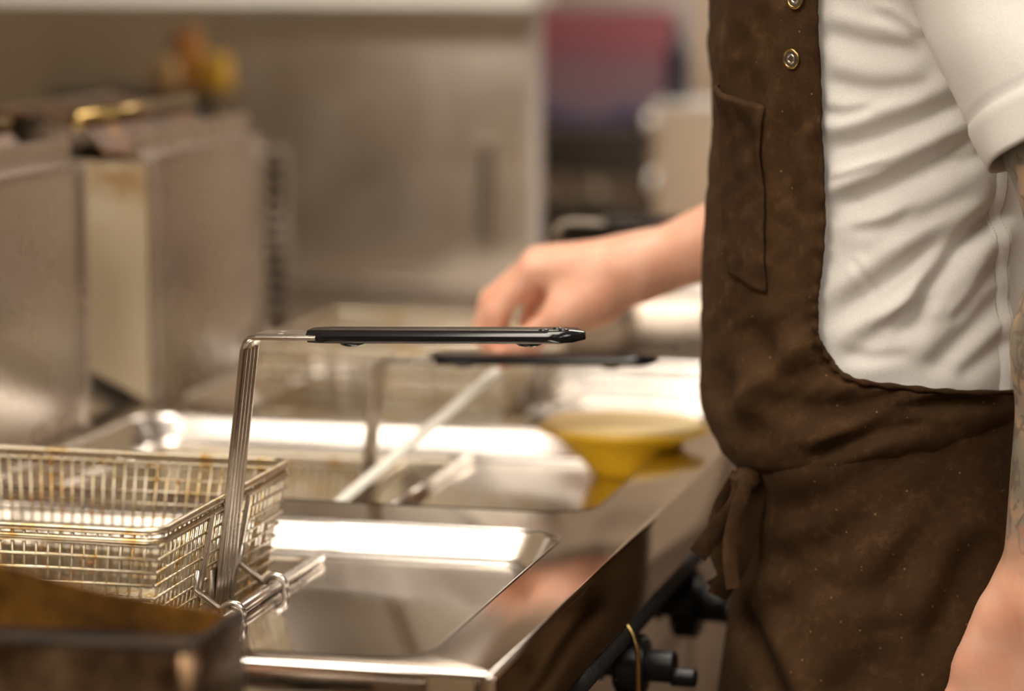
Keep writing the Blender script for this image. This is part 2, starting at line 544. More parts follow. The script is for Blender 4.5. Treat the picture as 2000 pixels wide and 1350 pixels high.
def fbox(name, x0, x1, y0, y1, z0, z1, m, bev=.002):
    return fpart(box(name, x0, x1, y0, y1, z0, z1, m, None, bev))
fbox('fascia', XF - .012, XF, CY0, CY1, .836, Z - .0035, M['fascia'], .0015)
fbox('end_fascia', XB, XF - .0125, CY0, CY0 + .012, .836, Z - .0035, M['fascia'], .0015)
fbox('end_panel', XB, -.52, CY0 + .015, CY0 + .025, .08, .836, M['cabinet'], .001)
fbox('far_end_panel', XB, -.47, CY1 - .02, CY1 - .001, .08, .894, M['cabinet'], .001)
fbox('cabinet_front', -.535, -.52, CY0 + .015, CY1 - .02, .08, .836, M['cabinet'], .001)
fbox('plinth', XB + .02, -.56, CY0 + .05, CY1 - .03, 0, .085, M['dark'], .001)
for i in range(3):
    y0 = CY0 + .03 + i * .475
    fbox('cabinet_door', -.522, -.506, y0, y0 + .46, .10, .70, M['cabinet'], .003)
    fbox('door_handle', -.506, -.486, y0 + .425, y0 + .443, .30, .60, M['riser'], .004)

# corrugated hose under the fascia, control knobs, dangling capillary tube
pts = [(-.4665, y, .8225) for y in np.arange(2.03, 2.60, .0030)]
rad = [.0128 if k % 3 < 2 else .0088 for k in range(len(pts))]
fpart(tube('corrugated_hose', pts, rad, M['rubber'], None, 14))
def knob(y, z, s=1.0, big=True):
    L = (0, y, z)
    x0 = -.507
    pr = [(.0, x0), (.011, x0), (.011, x0 + .016), (.014, x0 + .016), (.014, x0 + .020), (.0105, x0 + .020), (.0105, x0 + .030),
          (.021, x0 + .031), (.0235, x0 + .034), (.0235, x0 + .052), (.021, x0 + .056), (.013, x0 + .057), (.013, x0 + .077), (.0115, x0 + .079), (0, x0 + .079)]
    k = lathe('control_knob', [(r * s, h) for r, h in pr], M['black'], None, 'X', L, 28)
    fpart(k)
    g = lathe('knob_tip', [(0, x0 + .076), (.0075 * s, x0 + .076), (.0075 * s, x0 + .094), (.006 * s, x0 + .096), (0, x0 + .096)], M['black'], None, 'X', (0, y, z - .008), 20)
    g.parent = k
    for q in range(10):
        a = 2 * math.pi * q / 10
        r_ = box('grip_rib', x0 + .033, x0 + .053, -.0022, .0022, .0225 * s, .0255 * s, M['black'], None, .0008)
        r_.data.transform(Matrix.Translation((0, y, z)) @ Matrix.Rotation(a, 4, 'X'))
        r_.parent = k
    return k
knob(2.234, .787)
knob(2.475, .783, 1.2)
knob(2.93, .783, 1.2)
fpart(tube('capillary_tube', smooth_path([(-.462, 2.185, .836), (-.452, 2.182, .823), (-.447, 2.178, .80), (-.448, 2.175, .74), (-.46, 2.175, .66), (-.507, 2.175, .62)], 6), .0022, M['brass'], None, 8))

# ------------------------------------------------------------------ baskets
BL, BW, BH = .268, .287, .108      # length (x), width (y), height
def make_basket():
    e = empty('fryer_basket', (0, 0, 0))   # origin: centre of the front top rim; +x to the cook
    tp = .020                              # taper at the bottom
    def P(s, tt, d):
        """s along the length 0(front)..1, tt across -1..1, d depth 0..1"""
        x = -s * BL
        x = x + (-tp * (1 - s) + tp * .6 * s) * d
        y = tt * (BW / 2 - .012 * d)
        return (x, y, -BH * d)
    # rim: doubled round wire
    rc = [(p[0], p[1]) for p in rrect(-BL, 0, -BW / 2, BW / 2, .014, 6)]
    b = Bag(); b.tube([(x, y, 0) for x, y in rc], .0031, 10, closed=True); b.build('top_rim', M['wire'], e)
    b = Bag(); b.tube([(x * 1.004 + .0006, y * 1.004, -.0068) for x, y in rc], .0021, 8, closed=True); b.build('lower_rim', M['wire'], e)
    # woven wire walls and floor
    st = .0092
    bag = Bag(); rw = .00105
    nx = int(BL / st); ny = int(BW / st); nz = int(BH / st)
    inter = []
    for side in (-1, 1):
        for i in range(1, nx):
            s = i / nx
            pts = [Vector(P(s, side, d)) + Vector((0, side * .0007 * (1 if (k + i) % 2 else -1), 0)) for k, d in enumerate(np.linspace(0, 1, nz * 2 + 1))]
            bag.tube([P(s, side, 0), P(s, side, 1)], rw, 5)
        for k in range(1, nz + 1):
            d = k / nz
            bag.tube([Vector(P(0, side, d)) + Vector((0, side * .0014, 0)), Vector(P(1, side, d)) + Vector((0, side * .0014, 0))], rw, 5)
            for i in range(1, nx): inter.append((P(i / nx, side, d), side, d))
    for s in (0, 1):
        off = .0014 if s == 0 else -.0014
        for j in range(1, ny):
            tt = -1 + 2 * j / ny
            bag.tube([P(s, tt, 0), P(s, tt, 1)], rw, 5)
        for k in range(1, nz + 1):
            d = k / nz
            bag.tube([Vector(P(s, -1, d)) + Vector((off, 0, 0)), Vector(P(s, 1, d)) + Vector((off, 0, 0))], rw, 5)
            for j in range(1, ny): inter.append((P(s, -1 + 2 * j / ny, d), 0, d))
    for i in range(nx + 1): bag.tube([P(i / nx, -1, 1), P(i / nx, 1, 1)], rw, 5)
    for j in range(ny + 1): bag.tube([P(0, -1 + 2 * j / ny, 1), P(1, -1 + 2 * j / ny, 1)], rw, 5)
    o = bag.build('wire_mesh', M['wire'], e); o['kind'] = 'stuff'
    # baked crumbs and oil beads at the crossings
    bag = Bag()
    for (p, side, d) in inter:
        hot = d < .25 or d > .72
        if RNG.random() < (.40 if hot else .22):
            r = RNG.uniform(.0009, .0021 if hot else .0016)
            c = Vector(p) + Vector(RNG.normal(0, .0007, 3))
            vs = [c + Vector(q) * r for q in ((1, 0, 0), (-1, 0, 0), (0, 1, 0), (0, -1, 0), (0, 0, 1), (0, 0, -1.4))]
            bag.add(vs, [(0, 2, 4), (2, 1, 4), (1, 3, 4), (3, 0, 4), (2, 0, 5), (1, 2, 5), (3, 1, 5), (0, 3, 5)])
    o = bag.build('baked_residue', M['amber'], e); o['kind'] = 'stuff'
    # two uprights on the front
    for y in (-.045, .036):
        strip('front_upright', [(.0035, y, -.006), (-tp + .004, y, -BH + .004)], (0, 1, 0), .0075, .003, M['band'], e)
    # rail hooks: open ring with a stem back to the upright
    for y in (-.058, .038):
        bgh = Bag()
        c = Vector((.0222, y, -.0770))
        arc = [c + Vector((math.cos(a) * .0085, 0, math.sin(a) * .0085)) for a in np.linspace(math.radians(-150), math.radians(165), 20)]
        bgh.tube(arc, .0028, 10)
        bgh.tube([arc[-1], Vector((-.006, y, -.060)), Vector((-.004, y, -.045))], .0028, 8)
        bgh.build('rail_hook', M['rod'], e)
    # bracket at the foot of the arm
    box('arm_bracket', -.014, -.006, -.026, .014, -.084, -.052, M['band'], e, .001)
    # arm: flat band leaning out, bent to the horizontal handle
    corner = Vector((.019, 0, .1212))
    foot = Vector((-.006, 0, -.082))
    pts = [foot.lerp(corner - Vector((.0015, 0, .010)), q) for q in np.linspace(0, 1, 6)]
    pts += [corner + Vector((.0005, 0, -.004)), corner + Vector((.004, 0, -.0007)), corner + Vector((.010, 0, 0)), corner + Vector((.055, 0, .0012))]
    strip('handle_arm', pts, (0, 1, 0), .037, .0034, M['band'], e)
    for yy in (-.012, -.004, .004, .012):
        strip('arm_rib', [p + Vector((.0019, yy, 0)) for p in pts[:6]], (0, 1, 0), .0035, .0016, M['band'], e)
    box('rivet', corner.x + .021, corner.x + .026, -.0025, .0025, corner.z + .001, corner.z + .0034, M['rod'], e, .001)
    # dipped grip
    gp, tpz, tth = [], [], []
    for q in np.linspace(0, 1, 26):
        gp.append(corner + Vector((.046 + q * .206, 0, .0012 + q * .0065)))
        wdt = 1.0
        if q < .05: wdt = .72 + .28 * (q / .05)
        if q > .9: wdt = max(.10, math.sqrt(max(0, 1 - ((q - .9) / .102) ** 2)))
        tpz.append(wdt); tth.append(1.0 if q < .93 else max(.62, math.sqrt(max(0, 1 - ((q - .93) / .09) ** 2))))
    grip = strip('dipped_grip', gp, (0, 1, 0), .0335, .0090, M['grip'], e, tpz, tth)
    for q in (.155, .80):
        c = corner + Vector((.046 + q * .206, 0, .0012 + q * .0065 - .0050))
        bm = bmesh.new(); bmesh.ops.create_uvsphere(bm, u_segments=16, v_segments=10, radius=1)
        bmesh.ops.transform(bm, matrix=Matrix.Translation(c) @ Matrix.Diagonal((.010, .011, .0035, 1)), verts=bm.verts)
        g = from_bm('grip_bump', bm, M['grip'], grip, smooth=True)
    for (qx, yy) in ((.86, -.006), (.90, .003), (.93, -.005)):
        c = corner + Vector((.046 + qx * .206, yy, .0012 + qx * .0065 + .0042))
        bm = bmesh.new(); bmesh.ops.create_uvsphere(bm, u_segments=12, v_segments=8, radius=1)
        bmesh.ops.transform(bm, matrix=Matrix.Translation(c) @ Matrix.Diagonal((.004, .004, .0016, 1)), verts=bm.verts)
        from_bm('grip_bead', bm, M['grip'], grip, smooth=True)
    return e
b1 = make_basket()
b1.location = (-.726, 2.020, .953)
b2 = copy_tree(b1); b2.location = (-.764, 2.477, .8695)
b3 = copy_tree(b1); b3.location = (-.709, 2.934, .950)
tag(b1, 'sharp wire fryer basket raised on its rail beside the charred pan', 'basket', 'wire fryer baskets')
tag(b2, 'wire fryer basket lowered into the middle well, black handle above the stick', 'basket', 'wire fryer baskets')
tag(b3, 'wire fryer basket raised over the far well behind the cook\'s hand', 'basket', 'wire fryer baskets')

# white stick in the cook's hand
sa, sb = Vector((-0.6338, 2.5467, 0.9906)), Vector((-.7485, 2.42, .884))
d = (sb - sa).normalized()
o = strip('stirring_stick', [sa, sa.lerp(sb, .5), sb, sb + d * .07], Vector((0, 1, .2)), .0125, .009, M['white_plastic'])
tag(o, 'slim white plastic stick held in the hand, dipping into the middle well', 'stick')

# ------------------------------------------------------------------ yellow bowl with batter
bx, by = -.5485, 2.592
BZ = FLZ + .0003
bowl = empty('yellow_bowl', (bx, by, BZ), 'yellow plastic bowl standing in the middle sunken pan by the apron', 'bowl')
def oval(name, prof, m, parent, sx=1.0, sy=1.0, wav=0.0, seg=64):
    vs, fs = [], []
    for r, h in prof:
        for k in range(seg):
            a = 2 * math.pi * k / seg
            q = 1 + wav * (math.sin(3 * a + .6) * .5 + math.sin(5 * a + 1.1) * .3 + math.sin(8 * a) * .2)
            vs.append((r * sx * math.cos(a) * q, r * sy * math.sin(a) * q, h))
    for i in range(len(prof) - 1):
        for k in range(seg):
            k2 = (k + 1) % seg
            fs.append((i * seg + k, i * seg + k2, (i + 1) * seg + k2, (i + 1) * seg + k))
    fs.append(tuple(range(seg))); fs.append(tuple((len(prof) - 1) * seg + k for k in range(seg)))
    return pyd(name, vs, fs, m, parent, True)
shellp = [(.020, .0005), (.024, .0), (.027, .002), (.046, .022), (.064, .037), (.0785, .0425), (.0795, .0445), (.0775, .0457), (.063, .0405), (.045, .026), (.026, .006)]
oval('bowl_shell', shellp, M['yellow'], bowl, 1.0, .80, .02)
batter = oval('pale_batter', [(.046, .032), (.066, .042), (.0765, .0475), (.070, .0515), (.048, .0540), (.02, .0550)], M['mash'], None, 1.0, .80, .035)
batter.location = (bx, by, BZ)
tag(batter, 'pale yellow batter heaped level in the yellow bowl', 'batter')

# ------------------------------------------------------------------ flue risers behind the wells
def riser(y0, y1, xf, zt, label, fl_front, fl_back):
    e = empty('flue_riser', (xf - .15, (y0 + y1) / 2, Z), label, 'flue', 'flue risers behind the wells')
    off = Vector(e.location)
    def part(o):
        o.parent = e; o.matrix_parent_inverse = Matrix.Translation(-off); return o
    xb = xf - .17
    # front sheet facing the cook
    part(box('front_sheet', xf - .006, xf, y0 + .0005, y1 - .0005, Z + .001, zt, M['riser'], None, .001))
    part(box('corner_trim', xf - .0045, xf + .003, y0 - .003, y0 + .007, Z + .001, zt + .002, M['pan'], None, .0015))
    part(box('corner_trim', xf - .0045, xf + .003, y1 - .007, y1 + .003, Z + .001, zt + .002, M['pan'], None, .0015))
    # end cheeks with a foot that follows the sloped upstand
    for ya, yb in ((y0, y0 + .004), (y1 - .004, y1)):
        bm = bmesh.new()
        poly = [(xf - .0062, Z + .0015), (xf - .0062, zt), (xb, zt), (xb, Z + .078)]
        A = [bm.verts.new((x, ya, z)) for x, z in poly]; B = [bm.verts.new((x, yb, z)) for x, z in poly]
        bm.faces.new(A); bm.faces.new(B[::-1]); ring_faces(bm, A, B)
        part(from_bm('end_cheek', bm, M['flue_side']))
    part(box('back_sheet', xb - .005, xb, y0, y1, Z + .05, zt + .05, M['riser'], None, .001))
    # outlet: charred trough between two rolled lips
    bm = bmesh.new()
    prof = [(xf - .012, zt + .001), (xf - .050, zt + .010), (xf - .075, zt + .034), (xb, zt + .048)]
    A = [bm.verts.new((x, y0 + .002, z)) for x, z in prof]; B = [bm.verts.new((x, y1 - .002, z)) for x, z in prof]
    A2 = [bm.verts.new((x, y0 + .002, z - .003)) for x, z in prof]; B2 = [bm.verts.new((x, y1 - .002, z - .003)) for x, z in prof]
    for k in range(3):
        bm.faces.new((A[k], A[k + 1], B[k + 1], B[k])); bm.faces.new((A2[k], B2[k], B2[k + 1], A2[k + 1]))
        bm.faces.new((A[k], A2[k], A2[k + 1], A[k + 1])); bm.faces.new((B[k], B[k + 1], B2[k + 1], B2[k]))
    part(from_bm('charred_trough', bm, M['burnt']))
    part(box('lip_ledge', xf - .02, xf + .001, y0, y1, zt + .0005, zt + .006, M['riser'], None, .001))
    # front rolled lip
    zl = zt + .014
    pr = [(xf - .016 + .0035 * math.cos(a), zl + .016 * math.sin(a)) for a in np.linspace(0, 2 * math.pi, 14, endpoint=False)]
    vs, fs = [], []
    for yy in (y0 - .002, y1 + .002):
        vs += [(x, yy, z) for x, z in pr]
    n = len(pr)
    fs = [(k, (k + 1) % n, n + (k + 1) % n, n + k) for k in range(n)] + [tuple(range(n))[::-1], tuple(range(n, 2 * n))]
    part(pyd('front_lip', vs, fs, M['riser'], None, True)).data.set_sharp_from_angle(angle=math.radians(60))
    part(tube('rear_lip', [(xf - .078, y0 - .002, zt + .040), (xf - .078, y1, zt + .040)], .008, M['brass'], None, 14))
    return e
riser(2.20, 2.581, -1.07, 1.147, 'stainless flue riser standing beside the sharp wire basket', 0, 0)
riser(2.711, 3.035, -1.05, 1.143, 'stainless flue riser with brown burn stains on its pale end', 0, 0)

# sloped upstand that carries the risers (back of the counter)
bm = bmesh.new()
poly = [(-1.085, Z + .0005), (-1.30, Z + .105), (-1.30, Z + .0005)]
A = [bm.verts.new((x, CY0 + .002, z)) for x, z in poly]; B = [bm.verts.new((x, CY1, z)) for x, z in poly]
bm.faces.new(A); bm.faces.new(B[::-1]); ring_faces(bm, A, B)
fpart(from_bm('sloped_upstand', bm, M['riser']))

# louvred vent plate behind the second riser
def louvre(x0, x1, y, z0, z1, n, label, m):
    e = empty('louvred_vent', ((x0 + x1) / 2, y, z0), label, 'vent', 'louvred vent plates')
    w = x1 - x0; h = z1 - z0
    box('back_plate', -w / 2, w / 2, .006, .010, 0, h, m, e, .0008)
    for s in (-1, 1): box('side_flange', min(s * w / 2, s * (w / 2 - .006)), max(s * w / 2, s * (w / 2 - .006)), -.002, .006, 0, h, m, e, .0008)
    proto = None
    for k in range(n):
        zz = h - .012 - k * (h - .02) / n
        if proto is None:
            bm = bmesh.new()
            vs = [bm.verts.new(q) for q in ((-w / 2 + .006, .006, .006), (w / 2 - .006, .006, .006), (w / 2 - .006, -.006, -.003), (-w / 2 + .006, -.006, -.003),
                                            (-w / 2 + .006, .006, .0035), (w / 2 - .006, .006, .0035), (w / 2 - .006, -.005, -.005), (-w / 2 + .006, -.005, -.005))]
            for q in ((0, 1, 2, 3), (7, 6, 5, 4), (3, 2, 6, 7), (0, 3, 7, 4), (1, 5, 6, 2), (0, 4, 5, 1)): bm.faces.new([vs[i] for i in q])
            proto = from_bm('slat', bm, m, e); o = proto
        else:
            o = proto.copy(); COL.objects.link(o); o.parent = e
        o.location = (0, 0, zz)
    return e
louvre(-1.160, -1.122, 3.35, .90, 1.112, 11, 'narrow stainless vent plate with louvre slats beside the stained riser', M['riser'])

# table that carries the back end: stainless shelf behind the fryer
bt = empty('back_table', (-1.1, 3.75, 0), 'stainless work table standing beyond the far end of the fryer', 'table')
box('table_top', -.64, .80, -.54, .85, .86, .90, M['counter'], bt, .003)
for x in (-.58, .74):
    for y in (-.48, .79):
        lathe('leg', [(.02, 0), (.02, .861)], M['riser'], bt, 'Z', (x, y, 0), 16)
box('under_shelf', -.60, .76, -.50, .81, .25, .27, M['riser'], bt, .002)

# steel partition and its white edge post
pt = empty('partition_screen', (-1.12, 3.76, .90), 'tall hazy stainless splash screen standing behind the fryer', 'screen')
box('sheet', -.215, .20, -.004, .004, 0, .372, M['panel'], pt, .001)
box('edge_post', .20, .212, -.012, .012, 0, .372, M['frame'], pt, .003)
box('foot_flange', -.215, .213, -.02, .03, 0, .004, M['riser'], pt, .001)
hl = empty('hood_lip', (-1.30, 3.70, 1.273), 'white enamelled hood edge running above the splash screen', 'hood')
box('front_lip', -.42, .41, -.06, .068, 0, .05, M['white_lip'], hl, .004)
box('canopy', -.42, .41, -.02, .068, .05, 1.527, M['riser'], hl, .002)
# faint second vent strip fixed to the screen
louvre(-.995, -.965, 3.742, .94, 1.10, 8, 'narrow stainless vent plate with louvre slats on the splash screen', M['panel'])

# jars on a wall shelf beyond the risers
sh = empty('wall_shelf', (RX0, 4.25, 1.118), 'brown shelf on the back wall carrying three small jars', 'shelf')
box('shelf_board', 0, .25, -.16, .16, 0, .010, M['dark'], sh, .002)
for y in (-.12, .12): box('shelf_bracket', 0, .16, y - .004, y + .004, -.05, 0, M['dark'], sh, .001)
def jar(x, y, h, r, m, label):
    e = empty('small_jar', (x, y, 1.1282), label, 'jar', 'small jars on the wall shelf')
    lathe('jar_body', [(.001, 0), (r * .85, 0), (r, .004), (r, h * .72), (r * .85, h * .80), (r * .8, h * .82), (.001, h * .82)], m, e, 'Z', (0, 0, 0), 28)
    lathe('jar_lid', [(.001, h * .815), (r * .88, h * .815), (r * .90, h * .83), (r * .90, h * .97), (r * .8, h), (.001, h)], m, e, 'Z', (0, 0, 0), 28)
jar(-1.617, 4.335, .090, .024, M['jar_orange'], 'tall orange jar at the back of the wall shelf')
jar(-1.600, 4.195, .050, .022, M['jar_tan'], 'short tan jar on the wall shelf')
jar(-1.533, 4.225, .056, .028, M['jar_yellow'], 'wide yellow jar on the wall shelf')

# drinks machine with printed panel
dm = empty('drinks_machine', (-.985, 4.72, .90), 'drinks machine with a purple printed panel and round chrome knobs', 'machine')
box('cabinet', -.145, .145, -.10, .13, -.0, .39, M['beige'], dm, .004)
box('print_frame', -.145, .125, -.115, -.10, .152, .372, M['frame'], dm, .004)
bm = bmesh.new(); bm_box(bm, -.125, .10, -.003, .003, -.092, .092)
o = from_bm('printed_panel', bm, M['screen'], dm); o.location = (-.005, -.118, .254)
box('black_ledge', -.135, .05, -.16, -.1005, .085, .150, M['dark'], dm, .006)
box('drip_shelf', -.13, .14, -.18, -.1005, .0, .03, M['dark'], dm, .006)
for x, z, r in ((.055, .166, .020), (.060, .071, .022), (-.10, -.0 + .045, .011)):
    lathe('chrome_knob', [(.001, -.150), (r * .35, -.1485), (r * .7, -.144), (r * .92, -.137), (r, -.129), (r * .9, -.121), (r * .6, -.117), (r * .6, -.0995), (.001, -.0995)], M['chrome'], dm, 'Y', (x, 0, z), 24)
box('dispenser_spout', -.05, -.02, -.135, -.10, .045, .085, M['chrome'], dm, .006)
# bottle beside it
bo = lathe('dark_bottle', [(0, 0), (.026, 0), (.028, .004), (.028, .15), (.022, .18), (.011, .20), (.011, .235), (.013, .236), (.013, .25), (0, .25)], mat('dark_blue_glass', (.015, .02, .045), .12, 0, .6), None, 'Z', (0, 0, 0), 24)
bo.location = (-.860, 4.465, 1.1105); bo.scale = (.62, .62, .47)
tag(bo, 'dark blue bottle standing on the beige box beside the drinks machine', 'bottle')
bb = empty('beige_box', (-.765, 4.485, .90), 'beige storage box with the dark bottle on top', 'box')
box('box_body', -.12, .16, -.07, .03, 0, .200, M['beige'], bb, .004)
box('box_lid', -.124, .164, -.074, .034, .2005, .2100, M['white_lip'], bb, .003)

# steel food pan at the end of the line with a black tray on it
fp = empty('food_pan', (-.565, 3.38, .90), 'open stainless food pan standing beyond the far well', 'food pan')
bm = bmesh.new()
prev = None
for ins, z in ((.035, .002), (.02, .006), (.012, .05), (.010, .056), (0, .058), (-.006, .057), (-.006, .054), (0, .054), (.009, .051), (.0115, .046), (.0185, .008), (.034, .004)):
    cur = loop_verts(bm, rrect(-.15 + ins, .18 - ins, -.12 + ins, .12 - ins, .03, 6), z)
    if prev: ring_faces(bm, prev, cur)
    else: bm.faces.new(cur)
    prev = cur
bm.faces.new(prev)
from_bm('pan_shell', bm, M['riser'], fp, autosmooth=50)
tr = empty('rimmed_tray', (-.36, 3.64, .90), 'deep steel tray with a black rim standing behind the food pan', 'tray')
box('tray_body', -.16, .16, -.06, .06, 0, .075, M['riser'], tr, .004)
box('tray_rim', -.165, .165, -.065, .065, .0752, .086, M['black'], tr, .003)

# ------------------------------------------------------------------ charred pan in front (on its own table)
nt = empty('prep_table', (-.9, 1.40, 0), 'stainless prep table standing before the near end of the fryer', 'table')
box('table_top', -.45, .40, -.62, .285, .86, .90, M['counter'], nt, .003)
for x in (-.40, .35):
    for y in (-.57, .24):
        lathe('leg', [(.02, 0), (.02, .861)], M['riser'], nt, 'Z', (x, y, 0), 16)
cp = empty('charred_pan', (-.72, 1.545, .90), 'blackened deep baking pan with a brown raised back wall', 'pan')
# pan coordinates relative to (-.72,1.545,.90)
px1, py0, py1, rim = .150, -.036, .050, .068
px0 = -.20
tW = .004
bm = bmesh.new(); bm_box(bm, px0, px1, py0, py1, .0, .012, .002)
from_bm('pan_floor', bm, M['panblack'], cp)
def wall(name, pts, yA, yB, m):
    bm = bmesh.new()
    A = [bm.verts.new((x, yA, z)) for x, z in pts]; B = [bm.verts.new((x, yB, z)) for x, z in pts]
    bm.faces.new(A); bm.faces.new(B[::-1]); ring_faces(bm, A, B)
    es = list(bm.edges)
    bmesh.ops.bevel(bm, geom=es, offset=.0012, segments=2, affect='EDGES')
    return from_bm(name, bm, m, cp, autosmooth=40)
wall('near_wall', [(px0, .0), (px1, .0), (px1, rim), (px0, rim)], py0 - tW, py0, M['pansteel'])
wall('far_wall', [(px0, .0), (px1, .0), (px1, rim), (.06, rim + .010), (-.06, rim + .034), (px0, rim + .058)], py1, py1 + tW, M['panbrown'])
box('side_wall', px1, px1 + tW, py0 - tW, py1 + tW, 0, rim, M['pansteel'], cp, .0012)
box('side_wall', px0 - tW, px0, py0 - tW, py1 + tW, 0, rim + .05, M['pansteel'], cp, .0012)
bm = bmesh.new()
v_ = [bm.verts.new(q) for q in ((px0, py0, rim - .022), (px1, py0, rim - .012), (px1, py1, rim - .012), (px0, py1, rim - .018), (px0, py0, .012), (px1, py0, .012), (px1, py1, .012), (px0, py1, .012))]
for q in ((0, 1, 2, 3), (7, 6, 5, 4), (0, 4, 5, 1), (1, 5, 6, 2), (2, 6, 7, 3), (3, 7, 4, 0)): bm.faces.new([v_[i] for i in q])
from_bm('charred_crust', bm, M['panblack'], cp)
tube('rolled_rim', [(px0, py0 - .002, rim), (px1 + .002, py0 - .002, rim), (px1 + .002, py1 + .002, rim)], .0032, M['panblack'], cp, 10)
tube('rounded_corner', [(px1 + .001, py0 - .001, .001), (px1 + .001, py0 - .001, rim - .002)], .007, M['pansteel'], cp, 20)

# ================================================================== the cook
PHI = math.radians(14)
FWD = np.array([-math.cos(PHI), -math.sin(PHI), 0]); LEFT = np.array([math.sin(PHI), -math.cos(PHI), 0])
PC = np.array([-.268, 2.335, 0])
person = empty('person', tuple(PC), 'cook in a white short-sleeved shirt and brown apron, standing at the fryer', 'person')
PO = Vector(person.location)
def ppart(o, parent=None):
    o.parent = parent or person
    o.matrix_parent_inverse = Matrix.Translation(-PO) if parent is None else Matrix.Identity(4)
    return o
def Lp(u, v, z): return PC + FWD * u + LEFT * v + np.array([0, 0, z])

# --- body as one smooth-blended surface -----------------------------------
H = .004
lo = np.array([-.70, 1.99, -.004]); hi = np.array([.06, 2.66, 1.80])
N3 = np.ceil((hi - lo) / H).astype(int) + 1
field = np.full(N3, .05, np.float32)
def _blend(sl, d, k):
    a = field[sl]
    h = np.clip(.5 + .5 * (a - d) / k, 0, 1)
    field[sl] = a * (1 - h) + d * h - k * h * (1 - h)
def _grid(p0, p1, r, k):
    a = np.minimum(p0, p1) - r - k - 3 * H; b = np.maximum(p0, p1) + r + k + 3 * H
    i0 = np.clip(np.floor((a - lo) / H).astype(int), 0, N3 - 1); i1 = np.clip(np.ceil((b - lo) / H).astype(int) + 1, 1, N3)
    sl = tuple(slice(x, y) for x, y in zip(i0, i1))
    ax = [(lo[q] + H * np.arange(i0[q], i1[q])).astype(np.float32) for q in range(3)]
    return sl, np.meshgrid(*ax, indexing='ij')
def cone(p0, p1, r0, r1, k=.012):
    p0 = np.array(p0, float); p1 = np.array(p1, float)
    sl, G = _grid(p0, p1, max(r0, r1), k)
    d = p1 - p0; L2 = max(d @ d, 1e-9)
    tt = ((G[0] - p0[0]) * d[0] + (G[1] - p0[1]) * d[1] + (G[2] - p0[2]) * d[2]) / L2
    tt = np.clip(tt, 0, 1)
    dist = np.sqrt((G[0] - p0[0] - tt * d[0]) ** 2 + (G[1] - p0[1] - tt * d[1]) ** 2 + (G[2] - p0[2] - tt * d[2]) ** 2)
    _blend(sl, dist - (r0 + (r1 - r0) * tt), k)
def ell(c, rad, k=.02, rotz=None):
    c = np.array(c, float); rad = np.array(rad, float)
    m_ = rad.max()
    sl, G = _grid(c, c, m_, k)
    x, y, z = G[0] - c[0], G[1] - c[1], G[2] - c[2]
    uu = x * FWD[0] + y * FWD[1]; vv = x * LEFT[0] + y * LEFT[1]
    q = np.sqrt((uu / rad[0]) ** 2 + (vv / rad[1]) ** 2 + (z / rad[2]) ** 2)
    _blend(sl, (q - 1) * rad.min(), k)
# torso, hips, neck, legs
ell(Lp(.0, 0, 1.29), (.095, .135, .19), .05)
ell(Lp(.0, 0, 1.08), (.095, .128, .16), .05)
ell(Lp(-.015, 0, .94), (.088, .135, .12), .05)
ell(Lp(-.02, .0, 1.40), (.05, .140, .045), .04)
cone(Lp(-.03, 0, 1.42), Lp(-.005, 0, 1.54), .058, .052, .03)
for s in (-1, 1):
    cone(Lp(-.01, s * .085, .90), Lp(-.01, s * .10, .50), .078, .052, .04)
    cone(Lp(-.01, s * .10, .50), Lp(-.03, s * .11, .09), .052, .034, .03)
    cone(Lp(-.05, s * .11, .035), Lp(.13, s * .125, .025), .030, .024, .02)
# head
ell(Lp(.005, 0, 1.665), (.096, .076, .105), .03)
cone(Lp(.045, 0, 1.585), Lp(.060, 0, 1.60), .038, .036, .035)
cone(Lp(.098, 0, 1.66), Lp(.118, 0, 1.632), .008, .014, .012)
cone(Lp(.098, -.022, 1.578), Lp(.098, .022, 1.578), .006, .006, .006)
cone(Lp(.098, -.018, 1.588), Lp(.098, .018, 1.588), .005, .005, .006)
for s in (-1, 1): ell(Lp(-.005, s * .078, 1.645), (.018, .010, .032), .008)
# left arm (hangs by the side, tattooed)
def Pa(px_, py_, t_):
    """world point at image-plane offset px_, py_ and depth t_ of the photographed pose"""
    f_ = 5700.0
    F_ = np.array([-math.sin(YAW) * math.cos(PITCH), math.cos(YAW) * math.cos(PITCH), -math.sin(PITCH)])
    R_ = np.array([math.cos(YAW), math.sin(YAW), 0]); U_ = np.cross(R_, F_)
    return np.array([0, 0, 1.367]) + t_ * (F_ + R_ * (px_ - 1000) / f_ - U_ * (py_ - 675) / f_)
LS = np.array([-.203, 2.150, 1.375]); LE = np.array([-.098, 2.085, 1.160]); LW = np.array([-.132, 2.085, .892])
cone(Lp(-.01, .11, 1.38), LS, .040, .046, .03)
cone(LS, LE, .048, .0415, .02)
cone(LE, LE + (LW - LE) * .30, .0415, .0435, .03)
cone(LE + (LW - LE) * .30, LW, .0435, .0295, .03)
